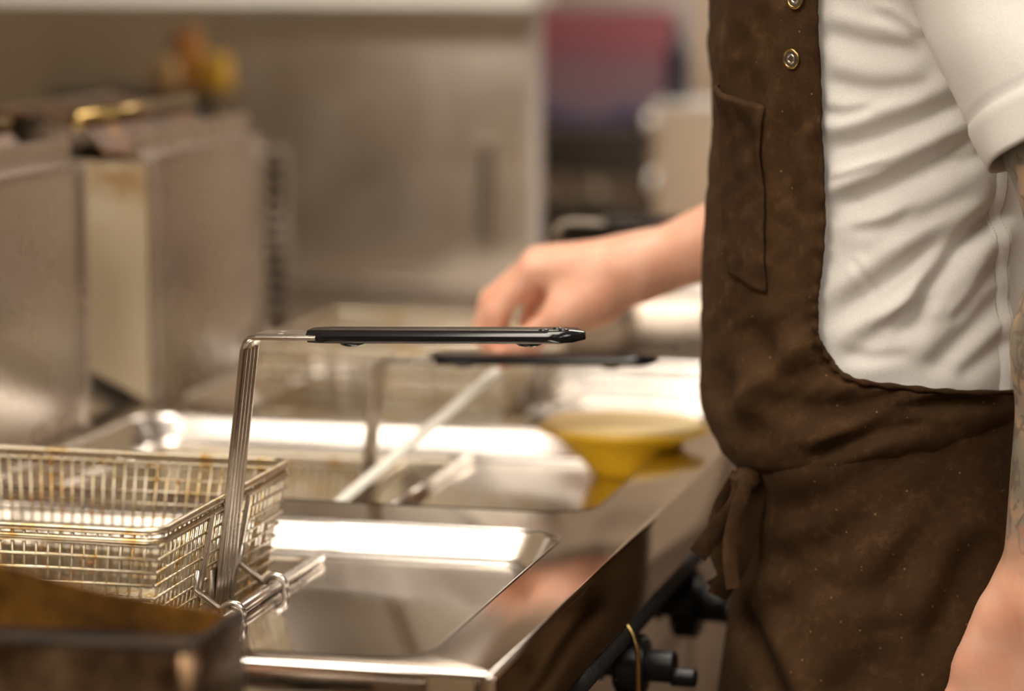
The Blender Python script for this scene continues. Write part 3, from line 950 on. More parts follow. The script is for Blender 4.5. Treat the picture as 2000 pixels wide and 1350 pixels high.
# left hand: relaxed, fingers pointing down and slightly forward
hd = np.array([-.20, -.02, -.95]); hd /= np.linalg.norm(hd)
across = np.array([-.93, .15, .30]); across -= hd * (across @ hd); across /= np.linalg.norm(across)   # towards the thumb
inn = np.cross(hd, across)
for j in range(4):
    mcp = LW + hd * (.088 - .004 * abs(j - 1)) + across * (.030 - .02 * j)
    cone(LW + across * (.016 - .011 * j), mcp, .020, .0135, .02)
    L1, L2, L3 = [(.042, .026, .020), (.046, .029, .021), (.042, .027, .020), (.033, .020, .017)][j]
    a1 = hd * .97 + inn * (.18) ; a2 = hd * .86 + inn * .5; a3 = hd * .72 + inn * .7
    sgn = 1.0 if (inn @ np.array([0, 1., 0])) > 0 else -1.0
    a1 = hd * .97 + sgn * inn * .10; a2 = hd * .95 + sgn * inn * .28; a3 = hd * .88 + sgn * inn * .42
    p1 = mcp + a1 * L1; p2 = p1 + a2 * L2; p3 = p2 + a3 * L3
    cone(mcp, p1, .0112, .0098, .005); cone(p1, p2, .0098, .0088, .004); cone(p2, p3, .0088, .0075, .004)
tb = LW + hd * .022 + across * .026
t1 = tb + hd * .038 + across * .012; t2 = t1 + hd * .030 + across * .004; t3 = t2 + hd * .022 - across * .001
cone(tb, t1, .0185, .0135, .015); cone(t1, t2, .0125, .0108, .006); cone(t2, t3, .0108, .0085, .004)
# right arm reaching over the fryer
RS = np.array([-.318, 2.525, 1.395]); RE = np.array([-.266, 2.575, 1.172]); RW = np.array((-0.5253, 2.5623, 1.0677))
cone(Lp(-.01, -.11, 1.38), RS, .040, .046, .03)
cone(RS, RE, .050, .044, .02)
m1 = RE + (RW - RE) * .35
cone(RE, m1, .044, .0445, .02)
cone(m1, RW, .0440, .0275, .02)
# right hand: pinching the stick, index and thumb towards the lens
wr = RW
F4 = [  # mcp, pip, dip, tip
    ((-0.6183, 2.5354, 1.0666), (-0.653, 2.5323, 1.0268), (-0.6581, 2.5333, 1.002), (-0.6494, 2.5374, 0.9813)),
    ((-0.6204, 2.5581, 1.0718), (-0.6638, 2.5571, 1.0351), (-0.6721, 2.556, 1.0082), (-0.6597, 2.5529, 0.9813)),
    ((-0.6142, 2.5809, 1.0692), (-0.6556, 2.5819, 1.033), (-0.6628, 2.5788, 1.0061), (-0.6483, 2.5736, 0.9834)),
    ((-0.6039, 2.6015, 1.0599), (-0.6359, 2.6046, 1.0278), (-0.6421, 2.6015, 1.0072), (-0.6297, 2.5953, 0.9896))]
for j, (a, b, c, e_) in enumerate(F4):
    a, b, c, e_ = map(np.array, (a, b, c, e_))
    w_ = wr + np.array([0, -.014 + .011 * j, .003])
    cone(w_, a, .0215, .0145, .02)
    s_ = (1.08, 1.1, 1.02, .88)[j]
    cone(a, b, .0118 * s_, .0104 * s_, .004); cone(b, c, .0104 * s_, .0090 * s_, .004); cone(c, e_, .0090 * s_, .0074 * s_, .003)
# thenar and thumb
cone(wr + np.array([-.015, -.012, -.006]), (-0.5852, 2.5292, 1.0351), .023, .019, .018)
cone((-0.5635, 2.5354, 1.0392), (-0.5914, 2.5209, 1.0247), .021, .0155, .014)
cone((-0.5914, 2.5209, 1.0247), (-0.6245, 2.5209, 1.003), .0150, .0120, .005)
cone((-0.6245, 2.5209, 1.003), (-0.6462, 2.5281, 0.9834), .0120, .0088, .004)
cone((-0.5635, 2.554, 1.0413), (-0.5946, 2.5747, 1.0496), .022, .018, .02)

def surface_nets(f_, org, h):
    ins = f_ < 0
    nx, ny, nz = f_.shape
    cnt = np.zeros((nx - 1, ny - 1, nz - 1), np.uint8)
    for dx in (0, 1):
        for dy in (0, 1):
            for dz in (0, 1):
                cnt += ins[dx:nx - 1 + dx, dy:ny - 1 + dy, dz:nz - 1 + dz]
    act = (cnt > 0) & (cnt < 8)
    idx = np.argwhere(act)
    vid = np.full(act.shape, -1, np.int32); vid[tuple(idx.T)] = np.arange(len(idx))
    acc = np.zeros((len(idx), 3)); num = np.zeros(len(idx))
    cs = [(a, b, c) for a in (0, 1) for b in (0, 1) for c in (0, 1)]
    for a in cs:
        for q in range(3):
            if a[q] == 0:
                b = list(a); b[q] = 1
                va = f_[idx[:, 0] + a[0], idx[:, 1] + a[1], idx[:, 2] + a[2]]
                vb = f_[idx[:, 0] + b[0], idx[:, 1] + b[1], idx[:, 2] + b[2]]
                c_ = (va < 0) != (vb < 0)
                tt = np.where(c_, va / np.where(c_, va - vb, 1), 0)
                pt_ = np.array(a, float)[None, :].repeat(len(idx), 0); pt_[:, q] += tt
                acc[c_] += pt_[c_]; num[c_] += 1
    V = org + h * (idx + acc / num[:, None])
    faces = []
    for q in range(3):
        o1, o2 = (q + 1) % 3, (q + 2) % 3
        A = [slice(None)] * 3; B = [slice(None)] * 3
        A[q] = slice(0, -1); B[q] = slice(1, None)
        ch = ins[tuple(A)] != ins[tuple(B)]
        e = np.argwhere(ch)
        ok = (e[:, o1] > 0) & (e[:, o2] > 0) & (e[:, o1] < f_.shape[o1] - 1) & (e[:, o2] < f_.shape[o2] - 1)
        e = e[ok]
        def cell(d1, d2):
            g = e.copy(); g[:, o1] += d1; g[:, o2] += d2
            return vid[g[:, 0], g[:, 1], g[:, 2]]
        quad = np.stack([cell(-1, -1), cell(0, -1), cell(0, 0), cell(-1, 0)], 1)
        flip = ~ins[e[:, 0], e[:, 1], e[:, 2]]
        quad[flip] = quad[flip][:, ::-1]
        faces.append(quad)
    return V, np.concatenate(faces)
V, Fq = surface_nets(field, lo, H)
# light smoothing
for _ in range(3):
    acc = np.zeros_like(V); num = np.zeros(len(V))
    for a, b in ((0, 1), (1, 2), (2, 3), (3, 0)):
        np.add.at(acc, Fq[:, a], V[Fq[:, b]]); np.add.at(num, Fq[:, a], 1)
        np.add.at(acc, Fq[:, b], V[Fq[:, a]]); np.add.at(num, Fq[:, b], 1)
    V = V * .5 + .5 * acc / num[:, None]
me = bpy.data.meshes.new('body')
me.vertices.add(len(V)); me.vertices.foreach_set('co', V.astype(np.float32).ravel())
me.loops.add(len(Fq) * 4); me.loops.foreach_set('vertex_index', Fq.astype(np.int32).ravel())
me.polygons.add(len(Fq)); me.polygons.foreach_set('loop_start', np.arange(0, len(Fq) * 4, 4, dtype=np.int32))
me.polygons.foreach_set('use_smooth', np.ones(len(Fq), bool))
me.update(calc_edges=True); me.validate()
at_ = me.attributes.new('tattoo', 'FLOAT', 'POINT')
armv = ((V[:, 1] < 2.155) & (V[:, 2] < 1.36) & (V[:, 2] > .5)).astype(float)
tz = np.clip((V[:, 2] - .905) / .05, 0, 1)
at_.data.foreach_set('value', (armv * tz).astype(np.float32))
body = link('body', me, M['skin']); ppart(body)
del field

# --- garment surface ------------------------------------------------------
ZK = [.30, .50, .70, .752, .86, .928, .97, 1.03, 1.09, 1.16, 1.234, 1.315, 1.38, 1.43, 1.465, 1.49]
AF = [.156, .147, .139, .135, .122, .114, .142, .150, .151, .147, .141, .148, .140, .110, .080, .060]   # front
AB = [.140, .140, .142, .142, .140, .128, .120, .112, .110, .114, .120, .124, .120, .105, .080, .065]   # back
BB = [.190, .190, .188, .186, .178, .168, .163, .160, .160, .162, .168, .176, .184, .175, .120, .075]   # half width
def prof(z):
    return np.interp(z, ZK, AF), np.interp(z, ZK, AB), np.interp(z, ZK, BB)
for arr in (AF, AB, BB): pass
def smooth_prof(z):
    acc = np.zeros((3,) + np.shape(z)); wsum = 0
    for d_, w_ in ((-.03, .15), (-.015, .22), (0, .26), (.015, .22), (.03, .15)):
        acc = acc + w_ * np.array(prof(np.asarray(z) + d_)); wsum += w_
    return acc / wsum
def gsurf(th, z, off=0.0, n=2.3):
    """garment surface point: th=0 front, +90deg his left"""
    th = np.asarray(th, float); z = np.asarray(z, float)
    af, ab, b = smooth_prof(z)
    c, s = np.cos(th), np.sin(th)
    a = np.where(c > 0, af, ab)
    rr = (np.abs(c / (a + off)) ** n + np.abs(s / (b + off)) ** n) ** (-1 / n)
    u, v = rr * c, rr * s
    return u, v
def to_world(u, v, z):
    return PC[None, :] + np.ravel(u)[:, None] * FWD + np.ravel(v)[:, None] * LEFT + np.stack([0 * np.ravel(z), 0 * np.ravel(z), np.ravel(z)], 1)
_F = np.array([-math.sin(YAW) * math.cos(PITCH), math.cos(YAW) * math.cos(PITCH), -math.sin(PITCH)])
_R = np.array([math.cos(YAW), math.sin(YAW), 0]); _U = np.cross(_R, _F)
def SHEET(th, z, off=0.0):
    """drafting coordinates on the unfolded garment (2000 x 1350 layout of the pattern)"""
    u, v = gsurf(th, z, off)
    w_ = to_world(u, v, np.broadcast_to(z, np.shape(u))) - np.array([0, 0, 1.367])
    d_ = w_ @ _F
    return (1000 + 5700 * (w_ @ _R) / d_).reshape(np.shape(u)), (675 - 5700 * (w_ @ _U) / d_).reshape(np.shape(u))
def ON(px_, py_, off=0.0, hi=118):
    """angle and height on the left side of the garment for a drafting point"""
    z_ = 1.0593 + (675 - py_) * .000385
    ths = np.linspace(0, math.radians(hi), 700)
    for _ in range(4):
        X_, Y_ = SHEET(ths, np.full(700, z_), off)
        k = int(np.argmin(np.abs(X_ - px_)))
        z_ += (Y_[k] - py_) * .00038
    return ths[k], float(z_)

def fold_field(px, py, folds):
    """sum of soft valleys with a ridge on the upper side; folds: (polyline, width, depth)"""
    out = np.zeros_like(px)
    for pts, wd, dep in folds:
        pts = np.array(smooth_path([(a, b, 0) for a, b in pts], 6))[:, :2]
        best = np.full(px.shape, 1e9); sg = np.zeros_like(px); al = np.zeros_like(px)
        n = len(pts) - 1
        for i in range(n):
            a, b = pts[i], pts[i + 1]; d_ = b - a; L = max(np.hypot(*d_), 1e-6)
            tt = np.clip(((px - a[0]) * d_[0] + (py - a[1]) * d_[1]) / L ** 2, 0, 1)
            dx = px - a[0] - tt * d_[0]; dy = py - a[1] - tt * d_[1]
            ds = np.hypot(dx, dy); k = ds < best
            best = np.where(k, ds, best)
            sg = np.where(k, np.sign(d_[0] * dy - d_[1] * dx), sg)   # + below the line when drawn left to right
            al = np.where(k, (i + tt) / n, al)
        ends = np.clip(np.minimum(al, 1 - al) / .22, 0, 1); ends = ends * ends * (3 - 2 * ends)
        s_ = best * sg
        out += ends * dep * (-np.exp(-(s_ / wd) ** 2) + .75 * np.exp(-((s_ + 1.7 * wd) / (1.1 * wd)) ** 2) + .45 * np.exp(-((s_ - 2.0 * wd) / (1.4 * wd)) ** 2))
    return out

SHIRT_FOLDS = [
    ([(1600, 215), (1650, 225), (1720, 205)], 12, .0022), ([(1610, 360), (1680, 338), (1740, 318)], 9, .0016), ([(1660, 500), (1690, 540), (1720, 600)], 7, .0014),
    ([(1650, 455), (1730, 440), (1800, 400)], 12, .0018), ([(1860, 330), (1920, 300), (1970, 270)], 12, .0025), ([(1700, 655), (1770, 610), (1850, 575)], 10, .0018),
    ([(1850, 640), (1900, 580), (1950, 500)], 12, .0026), ([(1640, 690), (1700, 700), (1790, 690)], 12, .0016), ([(1700, 20), (1760, 50), (1810, 90)], 10, .0030),
    ([(1590, 55), (1700, 88), (1830, 100)], 20, .0040),
    ([(1600, 150), (1700, 178), (1830, 168)], 18, .0030),
    ([(1596, 300), (1690, 276), (1817, 228), (1925, 180)], 24, .0065),
    ([(1596, 425), (1713, 373), (1817, 321), (1950, 250)], 25, .0075),
    ([(1700, 470), (1800, 430), (1930, 360)], 18, .0025),
    ([(1590, 650), (1713, 565), (1817, 493), (1910, 430), (2000, 360)], 26, .0070),
    ([(1740, 690), (1800, 585), (1850, 520), (1910, 450), (1990, 400)], 18, .0080),
    ([(1630, 720), (1740, 640), (1830, 610)], 24, .0040),
    ([(1800, 740), (1880, 660), (1960, 560)], 22, .0045),
    ([(1860, 750), (1930, 690), (1990, 640)], 18, .0030),
]
# shirt torso
nth, nzz = 400, 220
TH = np.linspace(-math.pi, math.pi, nth, endpoint=False)
ZZ = np.linspace(.955, 1.487, nzz)
T2, Z2 = np.meshgrid(TH, ZZ, indexing='xy')
u, v = gsurf(T2, Z2, 0)
wgt = np.clip((np.sin(T2) - .15) / .35, 0, 1)
dsp = fold_field(*SHEET(T2, Z2), SHIRT_FOLDS) * wgt
dsp += .0012 * np.sin(9 * T2 + 24 * Z2) * (1 - wgt)
under_bib = np.clip((1.05 - np.abs(T2)) / .15, 0, 1) * np.clip((1.45 - Z2) / .03, 0, 1)
dsp = dsp * (1 - under_bib) - .008 * under_bib
u, v = gsurf(T2, Z2, dsp)
vs = to_world(u, v, Z2)
fs = [(i * nth + k, i * nth + (k + 1) % nth, (i + 1) * nth + (k + 1) % nth, (i + 1) * nth + k) for i in range(nzz - 1) for k in range(nth)]
shirt = pyd('shirt', vs, fs, M['shirt'], None, True); ppart(shirt)
tag(shirt, 'white cotton shirt with diagonal creases')
def under(name, vs, fs, m, parent, smooth=True):
    o = pyd(name, vs, fs, m, None, smooth); o.parent = parent; return o

# sleeves
def sleeve(S0, E0, frac, r0, r1, name, side):
    S0 = np.array(S0); E0 = np.array(E0)
    ax = (E0 - S0); L = np.linalg.norm(ax); ax = ax / L
    e1 = np.cross(ax, [0, 1, 0]); e1 /= np.linalg.norm(e1); e2 = np.cross(ax, e1)
    n = 96; rows = 60
    vs = []
    for dd_ in (.99, .95, .85, .7, .5, .25):      # rounded shoulder cap
        p = S0 + ax * (L * -.10 - r0 * dd_ * .75)
        rr = r0 * math.sqrt(1 - dd_ * dd_)
        for k in range(n):
            a = 2 * math.pi * k / n
            vs.append(p + (e1 * math.cos(a) + e2 * math.sin(a)) * rr)
    for i in range(rows):
        q = i / (rows - 1)
        p = S0 + ax * L * (-.10 + (frac + .10) * q)
        r = r0 + (r1 - r0) * q
        if q > .86: r += .0016
        for k in range(n):
            a = 2 * math.pi * k / n
            rr = r * (1 + .020 * math.sin(3 * a + 5 * q) + .018 * math.sin(7 * a - 9 * q) * q) + (.003 * math.sin(14 * q + 2 * a) * (1 - q))
            if .84 < q < .875: rr -= .0012
            vs.append(p + (e1 * math.cos(a) + e2 * math.sin(a)) * rr)
    # turned-in hem
    for dr, dq in ((-.001, .004), (-.0035, .002), (-.0045, -.012), (-.0045, -.05)):
        p = S0 + ax * (L * frac + dq)
        for k in range(n):
            a = 2 * math.pi * k / n
            rr = r1 * (1 + .020 * math.sin(3 * a + 5) + .018 * math.sin(7 * a - 9)) + dr + .0016
            vs.append(p + (e1 * math.cos(a) + e2 * math.sin(a)) * rr)
    R_ = rows + 10
    fs = [(i * n + k, i * n + (k + 1) % n, (i + 1) * n + (k + 1) % n, (i + 1) * n + k) for i in range(R_ - 1) for k in range(n)]
    return under(name, vs, fs, M['shirt'], shirt)
sleeve(LS + np.array([-.004, -.004, .02]), LE, .72, .070, .0545, 'sleeve', 1)
sleeve(RS + np.array([.0, .0, .02]), RE, .70, .066, .060, 'sleeve', -1)

# side seam placket of the shirt
sl_pts = []
for py in np.linspace(300, 768, 48):
    px_ = 1957 + 6 * math.sin(py / 90) - (py - 300) * .004
    th_, z_ = ON(px_, py, .0015)
    fd_ = fold_field(*[np.atleast_1d(q) for q in SHEET(np.array([th_]), np.array([z_]))], SHIRT_FOLDS)[0]
    U_, V_ = gsurf(th_, z_, .0012 + fd_)
    sl_pts.append(Vector(to_world(U_, V_, z_)[0]))
o = strip('side_seam', sl_pts, tuple(FWD), .013, .0022, M['shirt'], None); o.parent = shirt
# stitches along both sides of the seam
bag = Bag()
for i in range(len(sl_pts) - 1):
    for off_ in (-.0048, .0048):
        for q in (.2, .7):
            c = sl_pts[i].lerp(sl_pts[i + 1], q) + Vector(FWD) * off_ + Vector(LEFT) * .0012
            bag.tube([c + Vector((0, 0, .0013)), c - Vector((0, 0, .0013))], .00045, 5)
o = bag.build('seam_stitches', mat('grey_thread', (.55, .50, .44), .7), None); o.parent = shirt; o['kind'] = 'stuff'
# shirt hem drop: collar band
cb = []
for k in range(48):
    a = 2 * math.pi * k / 48
    cb.append(tuple(Lp(-.010 + .066 * math.cos(a), .066 * math.sin(a), 1.487 + .012 * -math.cos(a))))
b = Bag(); b.tube(cb, .009, 8, closed=True); o = b.build('collar', M['shirt'], None); o.parent = shirt

# --- apron ----------------------------------------------------------------
apron = empty('apron', (0, 0, 0)); apron.parent = person; apron.matrix_parent_inverse = Matrix.Translation(-PO)
apron['label'] = 'brown cotton apron with bib, pocket and wrapped skirt'
# edge path (bib side, round the waist to the back) and centre path (front, then fold underside)
EP = smooth_path([(1594, -330, 0), (1594, -120, 0), (1596, 0, 0), (1600, 120, 0), (1606, 260, 0), (1612, 380, 0), (1611, 470, 0), (1601, 560, 0), (1597, 620, 0), (1606, 675, 0), (1635, 718, 0), (1690, 742, 0), (1780, 754, 0), (1880, 764, 0), (1985, 768, 0), (2040, 768, 0)], 10)
OPz = smooth_path([(0, 1.424, 0), (0, 1.36, 0), (0, 1.31, 0), (0, 1.26, 0), (0, 1.215, 0), (0, 1.165, 0), (0, 1.12, 0), (0, 1.08, 0), (0, 1.045, 0), (0, 1.005, 0), (.0, .960, 0), (.30, .944, 0), (.95, .955, 0), (1.55, .981, 0), (2.10, 1.003, 0), (2.55, 1.008, 0)], 10)
OFF = .0075
ET = np.array([ON(p[0], p[1], OFF) for p in EP])
k9 = next(k for k in range(len(EP)) if EP[k][0] > 1900)
for k in range(k9, len(EP)): ET[k, 0] = ET[k9 - 1, 0] + (2.62 - ET[k9 - 1, 0]) * (k - k9 + 1) / (len(EP) - k9)
# smooth thetas at the turn to the back
OT = np.array([(p[0], p[1]) for p in OPz])
ns = len(ET); nt_ = 110
APRON_FOLDS = [
    ([(1440, 620), (1500, 690), (1560, 760)], 26, .0035),
    ([(1590, 640), (1545, 700), (1480, 760), (1420, 850)], 30, -.0060),
    ([(1400, 690), (1430, 800), (1500, 880)], 26, .0040),
    ([(1500, 800), (1640, 800), (1800, 780)], 26, .0040),
    ([(1560, 905), (1700, 850), (1830, 822)], 16, .0050),
    ([(1660, 845), (1820, 790), (1960, 780)], 16, .0045),
    ([(1560, 200), (1530, 300), (1520, 420)], 24, .0030),
    ([(1575, 330), (1545, 440), (1540, 560)], 24, .0026),
    ([(1425, 190), (1432, 280), (1436, 360)], 9, .0020),
    ([(1470, 215), (1478, 300), (1480, 350)], 9, .0020),
    ([(1405, 40), (1420, 150), (1440, 260)], 22, -.0030),
    ([(1480, 0), (1490, 60), (1500, 130)], 24, .0020),
]
def apron_disp(th, z):
    px, py = SHEET(th, z, OFF)
    w_ = np.clip((np.sin(th) - .05) / .3, 0, 1)
    d_ = fold_field(px, py, APRON_FOLDS) * w_
    d_ = d_ * 1.35 + .0007 * np.sin(px * .047 + 2.1 * np.sin(py * .021)) * np.sin(py * .043 + 1.7 * np.sin(px * .031)) + .0004 * np.sin(px * .11 + py * .06 + 2 * np.sin(py * .05))
    return d_
tt = np.linspace(0, 1, nt_)
TH_ = OT[:, 0][:, None] * (1 - tt)[None, :] + ET[:, 0][:, None] * tt[None, :]
ZA = OT[:, 1][:, None] * (1 - tt)[None, :] + ET[:, 1][:, None] * tt[None, :]
# front part of the arc spreads evenly
D = apron_disp(TH_, ZA)
foldz = np.interp(TH_, OT[100:, 0], OT[100:, 1])
dz = np.clip(ZA - foldz, 0, 1)
front_w = np.clip(1 - TH_ / 2.2, .25, 1)
D += .006 * np.exp(-((dz - .035) / .035) ** 2) * front_w
# curl under at the fold
curl = np.clip(1 - dz / .012, 0, 1) * (TH_ >= 0) * (np.arange(ns)[:, None] >= 98)
D -= .022 * curl ** 2 * front_w
# puckered hem along the bib edge
hem = np.exp(-((1 - tt) / .05) ** 2)[None, :]
puck = np.sin(np.arange(ns)[:, None] * 1.15) * .6 + np.sin(np.arange(ns)[:, None] * .53 + 1) * .5
D += hem * .0013 * puck
D += .0016 * np.exp(-((tt - .962) / .012) ** 2)[None, :] * -1
uA, vA = gsurf(TH_, ZA, OFF + D)
ZA2 = ZA - .004 * curl
vs_l = to_world(uA, vA, ZA2)
def both_sides(uu, vv, zz, nr, nc):
    """left half grid (col 0 = centre) plus mirrored right half"""
    VL = to_world(uu, vv, zz); VR = to_world(uu, -vv, zz)
    fs = []
    for i in range(nr - 1):
        for k in range(nc - 1):
            a, b, c, d_ = i * nc + k, i * nc + k + 1, (i + 1) * nc + k + 1, (i + 1) * nc + k
            fs.append((a, b, c, d_))
            o_ = nr * nc
            fs.append((o_ + d_, o_ + c, o_ + b, o_ + a))
    return np.concatenate([VL, VR]), fs
vsA, fsA = both_sides(uA, vA, ZA2, ns, nt_)
bib = pyd('bib', vsA, fsA, M['apron'], None, True)
bm = bmesh.new(); bm.from_mesh(bib.data)
bmesh.ops.remove_doubles(bm, verts=bm.verts, dist=.0002)
bmesh.ops.recalc_face_normals(bm, faces=bm.faces); bm.to_mesh(bib.data); bm.free()
for p in bib.data.polygons: p.use_smooth = True
mod = bib.modifiers.new('thickness', 'SOLIDIFY'); mod.thickness = .0016; mod.offset = -1
bib.parent = apron
def thicken(o, th_):
    m_ = o.modifiers.new('thickness', 'SOLIDIFY'); m_.thickness = th_; m_.offset = 0

# skirt
SK = [
    ([(1500, 1010), (1620, 975), (1760, 905), (1900, 855)], 34, .0050),
    ([(1480, 1130), (1600, 1075), (1750, 985), (1930, 890)], 40, .0060),
    ([(1470, 1230), (1560, 1170), (1640, 1110)], 34, .0045),
    ([(1700, 1200), (1800, 1060), (1900, 940)], 40, .0050),
    ([(1790, 1340), (1850, 1180), (1930, 1010)], 36, .0050),
    ([(1440, 1180), (1480, 1260), (1520, 1350), (1560, 1450)], 24, .0060),
    ([(1600, 1400), (1700, 1300), (1790, 1180)], 40, .0040),
]
nth2, nz2 = 300, 170
TH2 = np.linspace(-math.radians(165), math.radians(165), nth2)
ZS = np.linspace(1.006, .47, nz2)
Ta, Za = np.meshgrid(TH2, ZS, indexing='xy')
topz = np.interp(np.abs(Ta), OT[100:, 0], OT[100:, 1]) + .012
Za = .47 + (topz - .47) * ((Za - .47) / (1.006 - .47))
u, v = gsurf(Ta, Za, .004)
w_ = np.clip((np.sin(Ta) - .05) / .3, 0, 1)
ds = fold_field(*SHEET(Ta, Za, .004), SK) * w_ * 1.3 + np.clip((.86 - Za) / .4, 0, 1) * .010 * np.sin(7 * Ta + 1.2)
u, v = gsurf(Ta, Za, .004 + ds)
vs = to_world(u, v, Za)
fs = [(i * nth2 + k, i * nth2 + k + 1, (i + 1) * nth2 + k + 1, (i + 1) * nth2 + k) for i in range(nz2 - 1) for k in range(nth2 - 1)]
skirt = pyd('skirt', vs, fs, M['apron'], None, True); skirt.parent = apron
thicken(skirt, .0016)

# pocket on the bib
nP, nQ = 30, 90
PL = smooth_path([(1418, 165, 0), (1416, 260, 0), (1418, 380, 0), (1422, 470, 0), (1428, 530, 0)], 10)
PR = smooth_path([(1497, 208, 0), (1494, 300, 0), (1498, 390, 0), (1497, 480, 0), (1497, 572, 0)], 10)
nr = len(PL)
TP = np.zeros((nr, nP)); ZP = np.zeros((nr, nP))
for i in range(nr):
    tl, zl_ = ON(PL[i][0], PL[i][1], OFF); tr_, zr_ = ON(PR[i][0], PR[i][1], OFF)
    for k in range(nP):
        q = k / (nP - 1)
        TP[i, k] = tl + (tr_ - tl) * q
        ZP[i, k] = zl_ * (1 - q) + zr_ * q
DP = apron_disp(TP, ZP)
ii = np.arange(nr)[:, None] / (nr - 1); kk = np.arange(nP)[None, :] / (nP - 1)
gap = .011 * np.exp(-(ii / .10) ** 2) * np.sin(np.pi * np.clip(kk, 0, 1)) ** .8
lift = .0028 + gap + .0012 * np.sin(kk * 19 + 2 * ii) * np.exp(-(ii / .35) ** 2) + .0010 * np.sin(kk * 11) * np.exp(-((ii - 1) / .2) ** 2)
u, v = gsurf(TP, ZP, OFF + DP + lift)
vs = to_world(u, v, ZP)
fs = [(i * nP + k, i * nP + k + 1, (i + 1) * nP + k + 1, (i + 1) * nP + k) for i in range(nr - 1) for k in range(nP - 1)]
pocket = pyd('pocket', vs, fs, M['apron_edge'], None, True); pocket.parent = apron
thicken(pocket, .0026)
for nm, sel in (('pocket_hem', [0 * nP + k for k in range(nP)]),):
    b = Bag(); b.tube([Vector(vs[i]) for i in sel], .0011, 8); o = b.build(nm, M['apron_edge'], None); o.parent = apron
b = Bag(); b.tube([Vector(vs[i * nP + nP - 1]) for i in range(nr)], .0012, 8); o = b.build('pocket_seam', M['apron_edge'], None); o.parent = apron

# bib hem roll (double-stitched edge)
pts = [Vector(vs_l[i * nt_ + nt_ - 2]) + Vector(LEFT) * .0008 for i in range(0, ns)]
b = Bag(); b.tube(pts, [.0021 + .0007 * math.sin(i * 1.15) for i in range(len(pts))], 8); o = b.build('bib_hem', M['apron_edge'], None); o.parent = apron

# brass eyelets
def eyelet(px_, py_):
    th_, z_ = ON(px_, py_, OFF)
    def W(a_, b_):
        dd = apron_disp(np.array([a_]), np.array([b_]))
        q = gsurf(np.array([a_]), np.array([b_]), OFF + dd + .0008); return Vector(to_world(q[0], q[1], np.array([b_]))[0])
    c = W(th_, z_); tx = (W(th_ + .03, z_) - W(th_ - .03, z_)).normalized(); tz_ = (W(th_, z_ + .004) - W(th_, z_ - .004)).normalized()
    nn = tx.cross(tz_).normalized()
    if nn.dot(Vector(LEFT) + Vector(FWD)) < 0: nn = -nn
    for nm, r, rr, m_ in (('eyelet', .0066, .0013, M['brass']), ('eyelet_core', .0030, .0013, M['rod'])):
        b = Bag(); b.tube([c + (tx * math.cos(a) + tz_ * math.sin(a)) * r for a in np.linspace(0, 2 * math.pi, 28, endpoint=False)], rr, 8, closed=True)
        o = b.build(nm, m_, None); o.parent = apron
    vsd = [c + (tx * math.cos(a) + tz_ * math.sin(a)) * .0064 + nn * .0002 for a in np.linspace(0, 2 * math.pi, 28, endpoint=False)]
    vsd += [q + nn * .0007 for q in vsd]
    n = 28
    o = pyd('eyelet_disc', vsd, [(k, (k + 1) % n, n + (k + 1) % n, n + k) for k in range(n)] + [tuple(range(n, 2 * n)), tuple(range(n))[::-1]], M['dark'], None, False)
    o.parent = apron
eyelet(1547, 115); eyelet(1556, -2); eyelet(1560, -200)

# hanging tie ribbons in front of the skirt
def ribbon(pts, wdt, name='tie'):
    P_ = smooth_path([tuple(Pa(a, b, c)) for a, b, c in pts], 8)
    o = strip(name, P_, (.80, .55, .1), wdt, .0014, M['apron_edge'], None)
    o.parent = apron
ribbon([(1455, 925, 2.27), (1440, 985, 2.265), (1395, 1040, 2.262), (1362, 1085, 2.26)], .017)
ribbon([(1462, 930, 2.262), (1436, 1010, 2.255), (1425, 1075, 2.252), (1432, 1150, 2.25)], .012)
ribbon([(1475, 930, 2.272), (1465, 1010, 2.27), (1440, 1100, 2.272), (1400, 1165, 2.275)], .020)
ribbon([(1448, 925, 2.28), (1412, 990, 2.285), (1400, 1060, 2.285), (1420, 1120, 2.28), (1392, 1150, 2.28)], .018)
# knot of the tie
bm = bmesh.new(); bmesh.ops.create_uvsphere(bm, u_segments=20, v_segments=12, radius=1)
bmesh.ops.transform(bm, matrix=Matrix.Translation(Vector(Pa(1458, 938, 2.275))) @ Matrix.Diagonal((.013, .016, .010, 1)), verts=bm.verts)
for v_ in bm.verts: v_.co += Vector((math.sin(v_.co.z * 900), math.cos(v_.co.y * 700), 0)) * .0012
o = from_bm('tie_knot', bm, M['apron_edge'], None, smooth=True); o.parent = apron
# neck straps
for s in (-1, 1):
    pts = smooth_path([tuple(Lp(.115, s * .115, 1.405)), tuple(Lp(.085, s * .10, 1.445)), tuple(Lp(.02, s * .080, 1.492)), tuple(Lp(-.05, s * .055, 1.505)), tuple(Lp(-.078, 0, 1.508))], 6)
    o = strip('neck_strap', pts, tuple(LEFT), .022, .002, M['apron_edge'], None); o.parent = apron

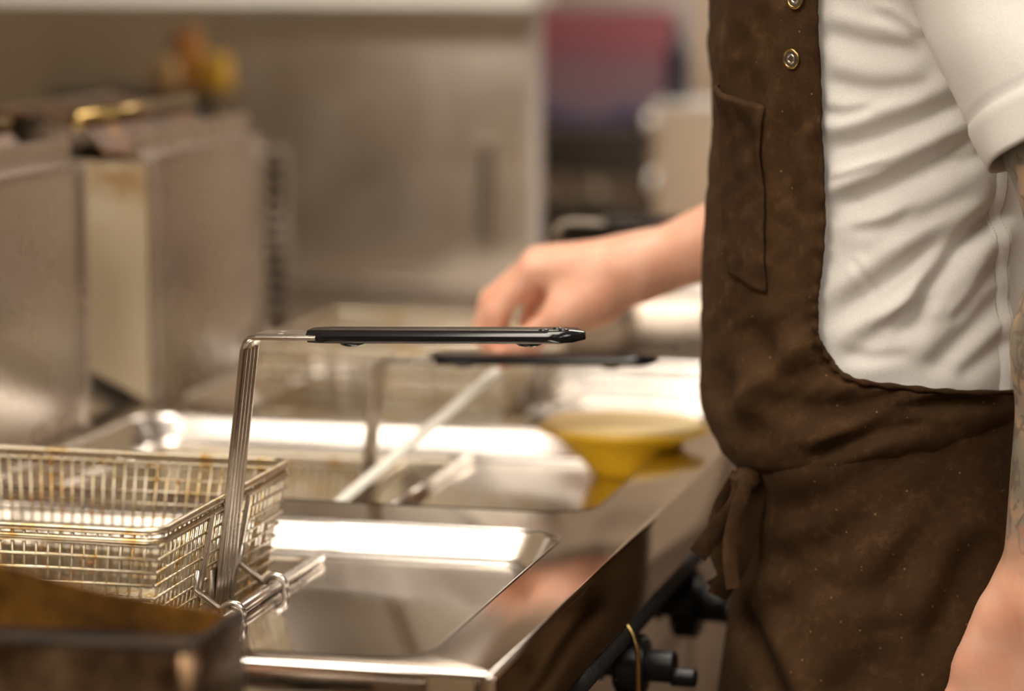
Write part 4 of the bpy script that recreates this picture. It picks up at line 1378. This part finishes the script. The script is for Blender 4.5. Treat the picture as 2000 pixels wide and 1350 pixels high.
# trousers and shoes (below the apron)
for s in (-1, 1):
    pts = [Lp(-.015, s * .085, .93), Lp(-.012, s * .092, .70), Lp(-.012, s * .100, .48), Lp(-.03, s * .108, .25), Lp(-.035, s * .110, .075)]
    b = Bag(); b.tube(smooth_path(pts, 6), list(np.interp(np.linspace(0, 4, 25), range(5), [.066, .070, .070, .066, .062])), 28)
    o = b.build('trouser_leg', M['trousers']); ppart(o)
    bm = bmesh.new()
    bm_box(bm, -.10, .165, -.045, .045, 0.002, .075, .022, 4)
    for v_ in bm.verts:
        if v_.co.x > .03: v_.co.z *= 1 - .45 * (v_.co.x - .03) / .135
    rot = Matrix.Rotation(math.atan2(FWD[1], FWD[0]), 4, 'Z')
    bmesh.ops.transform(bm, matrix=Matrix.Translation(Vector(Lp(-.02, s * .115, 0))) @ rot, verts=bm.verts)
    ppart(from_bm('shoe', bm, M['shoe'], None, smooth=True))
# eyes, hair
for s in (-1, 1):
    bm = bmesh.new(); bmesh.ops.create_uvsphere(bm, u_segments=16, v_segments=10, radius=.0125)
    bmesh.ops.translate(bm, verts=bm.verts, vec=Vector(Lp(.082, s * .031, 1.665)))
    e_ = from_bm('eye', bm, M['eye'], None, smooth=True); ppart(e_)
    bm = bmesh.new(); bmesh.ops.create_uvsphere(bm, u_segments=12, v_segments=8, radius=.006)
    bmesh.ops.translate(bm, verts=bm.verts, vec=Vector(Lp(.0895, s * .031, 1.663)))
    i_ = from_bm('iris', bm, M['iris'], None, smooth=True); i_.parent = e_
vs, fs = [], []
nA, nB = 48, 24
for i in range(nB + 1):
    ph = i / nB * math.radians(112)
    for k in range(nA):
        a = 2 * math.pi * k / nA
        lim = 1.0
        front = max(0, math.cos(a))
        p_ = min(ph, math.radians(112 - 52 * front))
        wob = 1 + .012 * math.sin(13 * a + 5 * ph) + .01 * math.sin(23 * ph + 3 * a)
        vs.append(Lp(-.003 + .101 * math.sin(p_) * math.cos(a) * wob, .083 * math.sin(p_) * math.sin(a) * wob, 1.667 + .113 * math.cos(p_) * wob))
for i in range(nB):
    for k in range(nA): fs.append((i * nA + k, i * nA + (k + 1) % nA, (i + 1) * nA + (k + 1) % nA, (i + 1) * nA + k))
hair = pyd('hair', vs, fs, M['hair'], None, True, recalc=False); ppart(hair)
thicken(hair, .006)
